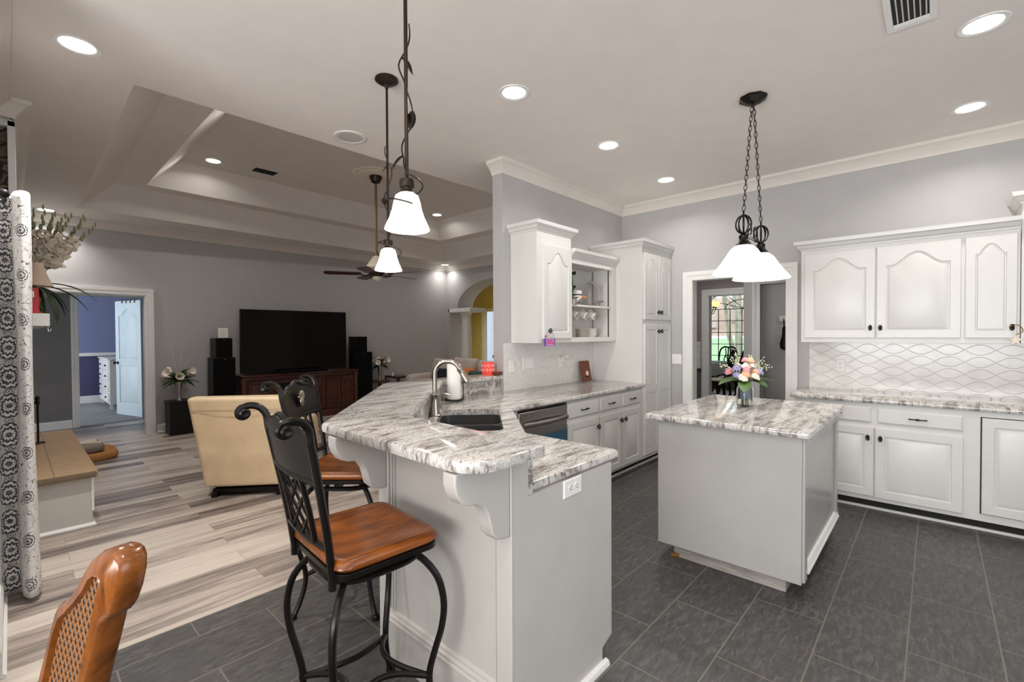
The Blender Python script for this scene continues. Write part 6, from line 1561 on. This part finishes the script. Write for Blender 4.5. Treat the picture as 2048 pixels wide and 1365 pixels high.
t = thing('dining_chandelier', 'amber glass chandelier in front of the leaded window', 'chandelier', (9.75, 3.55, ZC - .1)); P = Vector((9.72, 3.52, 0))
mb = MB(); mb.tube([P + Vector((0, 0, ZC - .1)), P + Vector((0, 0, 1.95))], .01, 8); mb.lathe([(.02, 1.82), (.05, 1.86), (.03, 1.95)], P, 14)
for k in range(5):
    a = 2 * PI * k / 5 + .5; d = Vector((math.cos(a), math.sin(a), 0)); mb.tube(spline([P + Vector((0, 0, 1.88)), P + d * .10 + Vector((0, 0, 1.83)), P + d * .2 + Vector((0, 0, 1.86)), P + d * .25 + Vector((0, 0, 1.97))], 5), .008, 6)
    mb.lathe([(.025, 1.96), (.03, 1.98)], P + d * .25, 12)
mb.build('arms', M['black'], t)
for k in range(5):
    a = 2 * PI * k / 5 + .5; d = Vector((math.cos(a), math.sin(a), 0)); mb = MB(); mb.lathe([(.02, 1.98), (.05, 2.0), (.075, 2.05), (.085, 2.09), (.08, 2.09), (.05, 2.01)], P + d * .25, 18); mb.build('glass_shade', M['shade2'], t)

# trees outside
random.seed(21)
def tree(x, y, z, label, trunks, H, crown=None, r=.10):
    t = thing('tree', label, 'tree', (x, y, z))
    mb = MB()
    for k in range(trunks):
        a = 2 * PI * k / max(trunks, 1) + .4; lean = .16 if trunks > 1 else .02; d = Vector((math.cos(a) * lean, math.sin(a) * lean, 1)); p = Vector((x + .12 * math.cos(a) * (trunks > 1), y + .12 * math.sin(a) * (trunks > 1), z)); pts = [p + d * H * s + Vector((random.uniform(-.05, .05), random.uniform(-.05, .05), 0)) for s in [i / 7 for i in range(8)]]
        mb.tube(pts, [r * (1 - .6 * i / 7) for i in range(8)], 8)
        for j in range(4):
            q = pts[3 + j]; e = q + Vector((random.uniform(-.8, .8), random.uniform(-.8, .8), 1.0)) * (.5 + H / 14); mb.tube([q, q.lerp(e, .5) + Vector((0, 0, .1)), e], [r * .45, r * .3, r * .12], 6)
    mb.build('trunk', M['bark'], t)
    if crown:
        mb = MB()
        for k in range(crown[0]):
            c = Vector((x + random.gauss(0, crown[1]), y + random.gauss(0, crown[1]), z + H * crown[2] + random.gauss(0, crown[1] * .6)))
            for i in range(14):
                d = Vector((random.gauss(0, 1), random.gauss(0, 1), random.gauss(0, 1))) * .25 * crown[1]; s = random.uniform(.12, .28) * crown[1]; u = Vector((random.gauss(0, 1), random.gauss(0, 1), random.gauss(0, 1))).normalized() * s; v = u.orthogonal().normalized() * s * .7
                mb.poly([c + d - u, c + d + v, c + d + u, c + d - v])
        o = mb.build('crown', M['canopy'], t, smooth=0)
tree(16.5, 4.75, -.25, 'pale many-stemmed tree close outside the dining window', 7, 5.5, None, .085)
for i, (x, y, lab) in enumerate(((50, 17.2, 'tall trunk beyond the road, seen left in the dining window'), (53, 15.9, 'tall trunk beyond the road behind the window grid'), (56, 20.0, 'tall trunk half hidden by the amber chandelier'), (52, 12.8, 'tall trunk behind the many-stemmed tree'))): tree(x, y, 1.3 + (x - 47) * .23, lab, 1, 14, (16, 2.0, .62), .42)
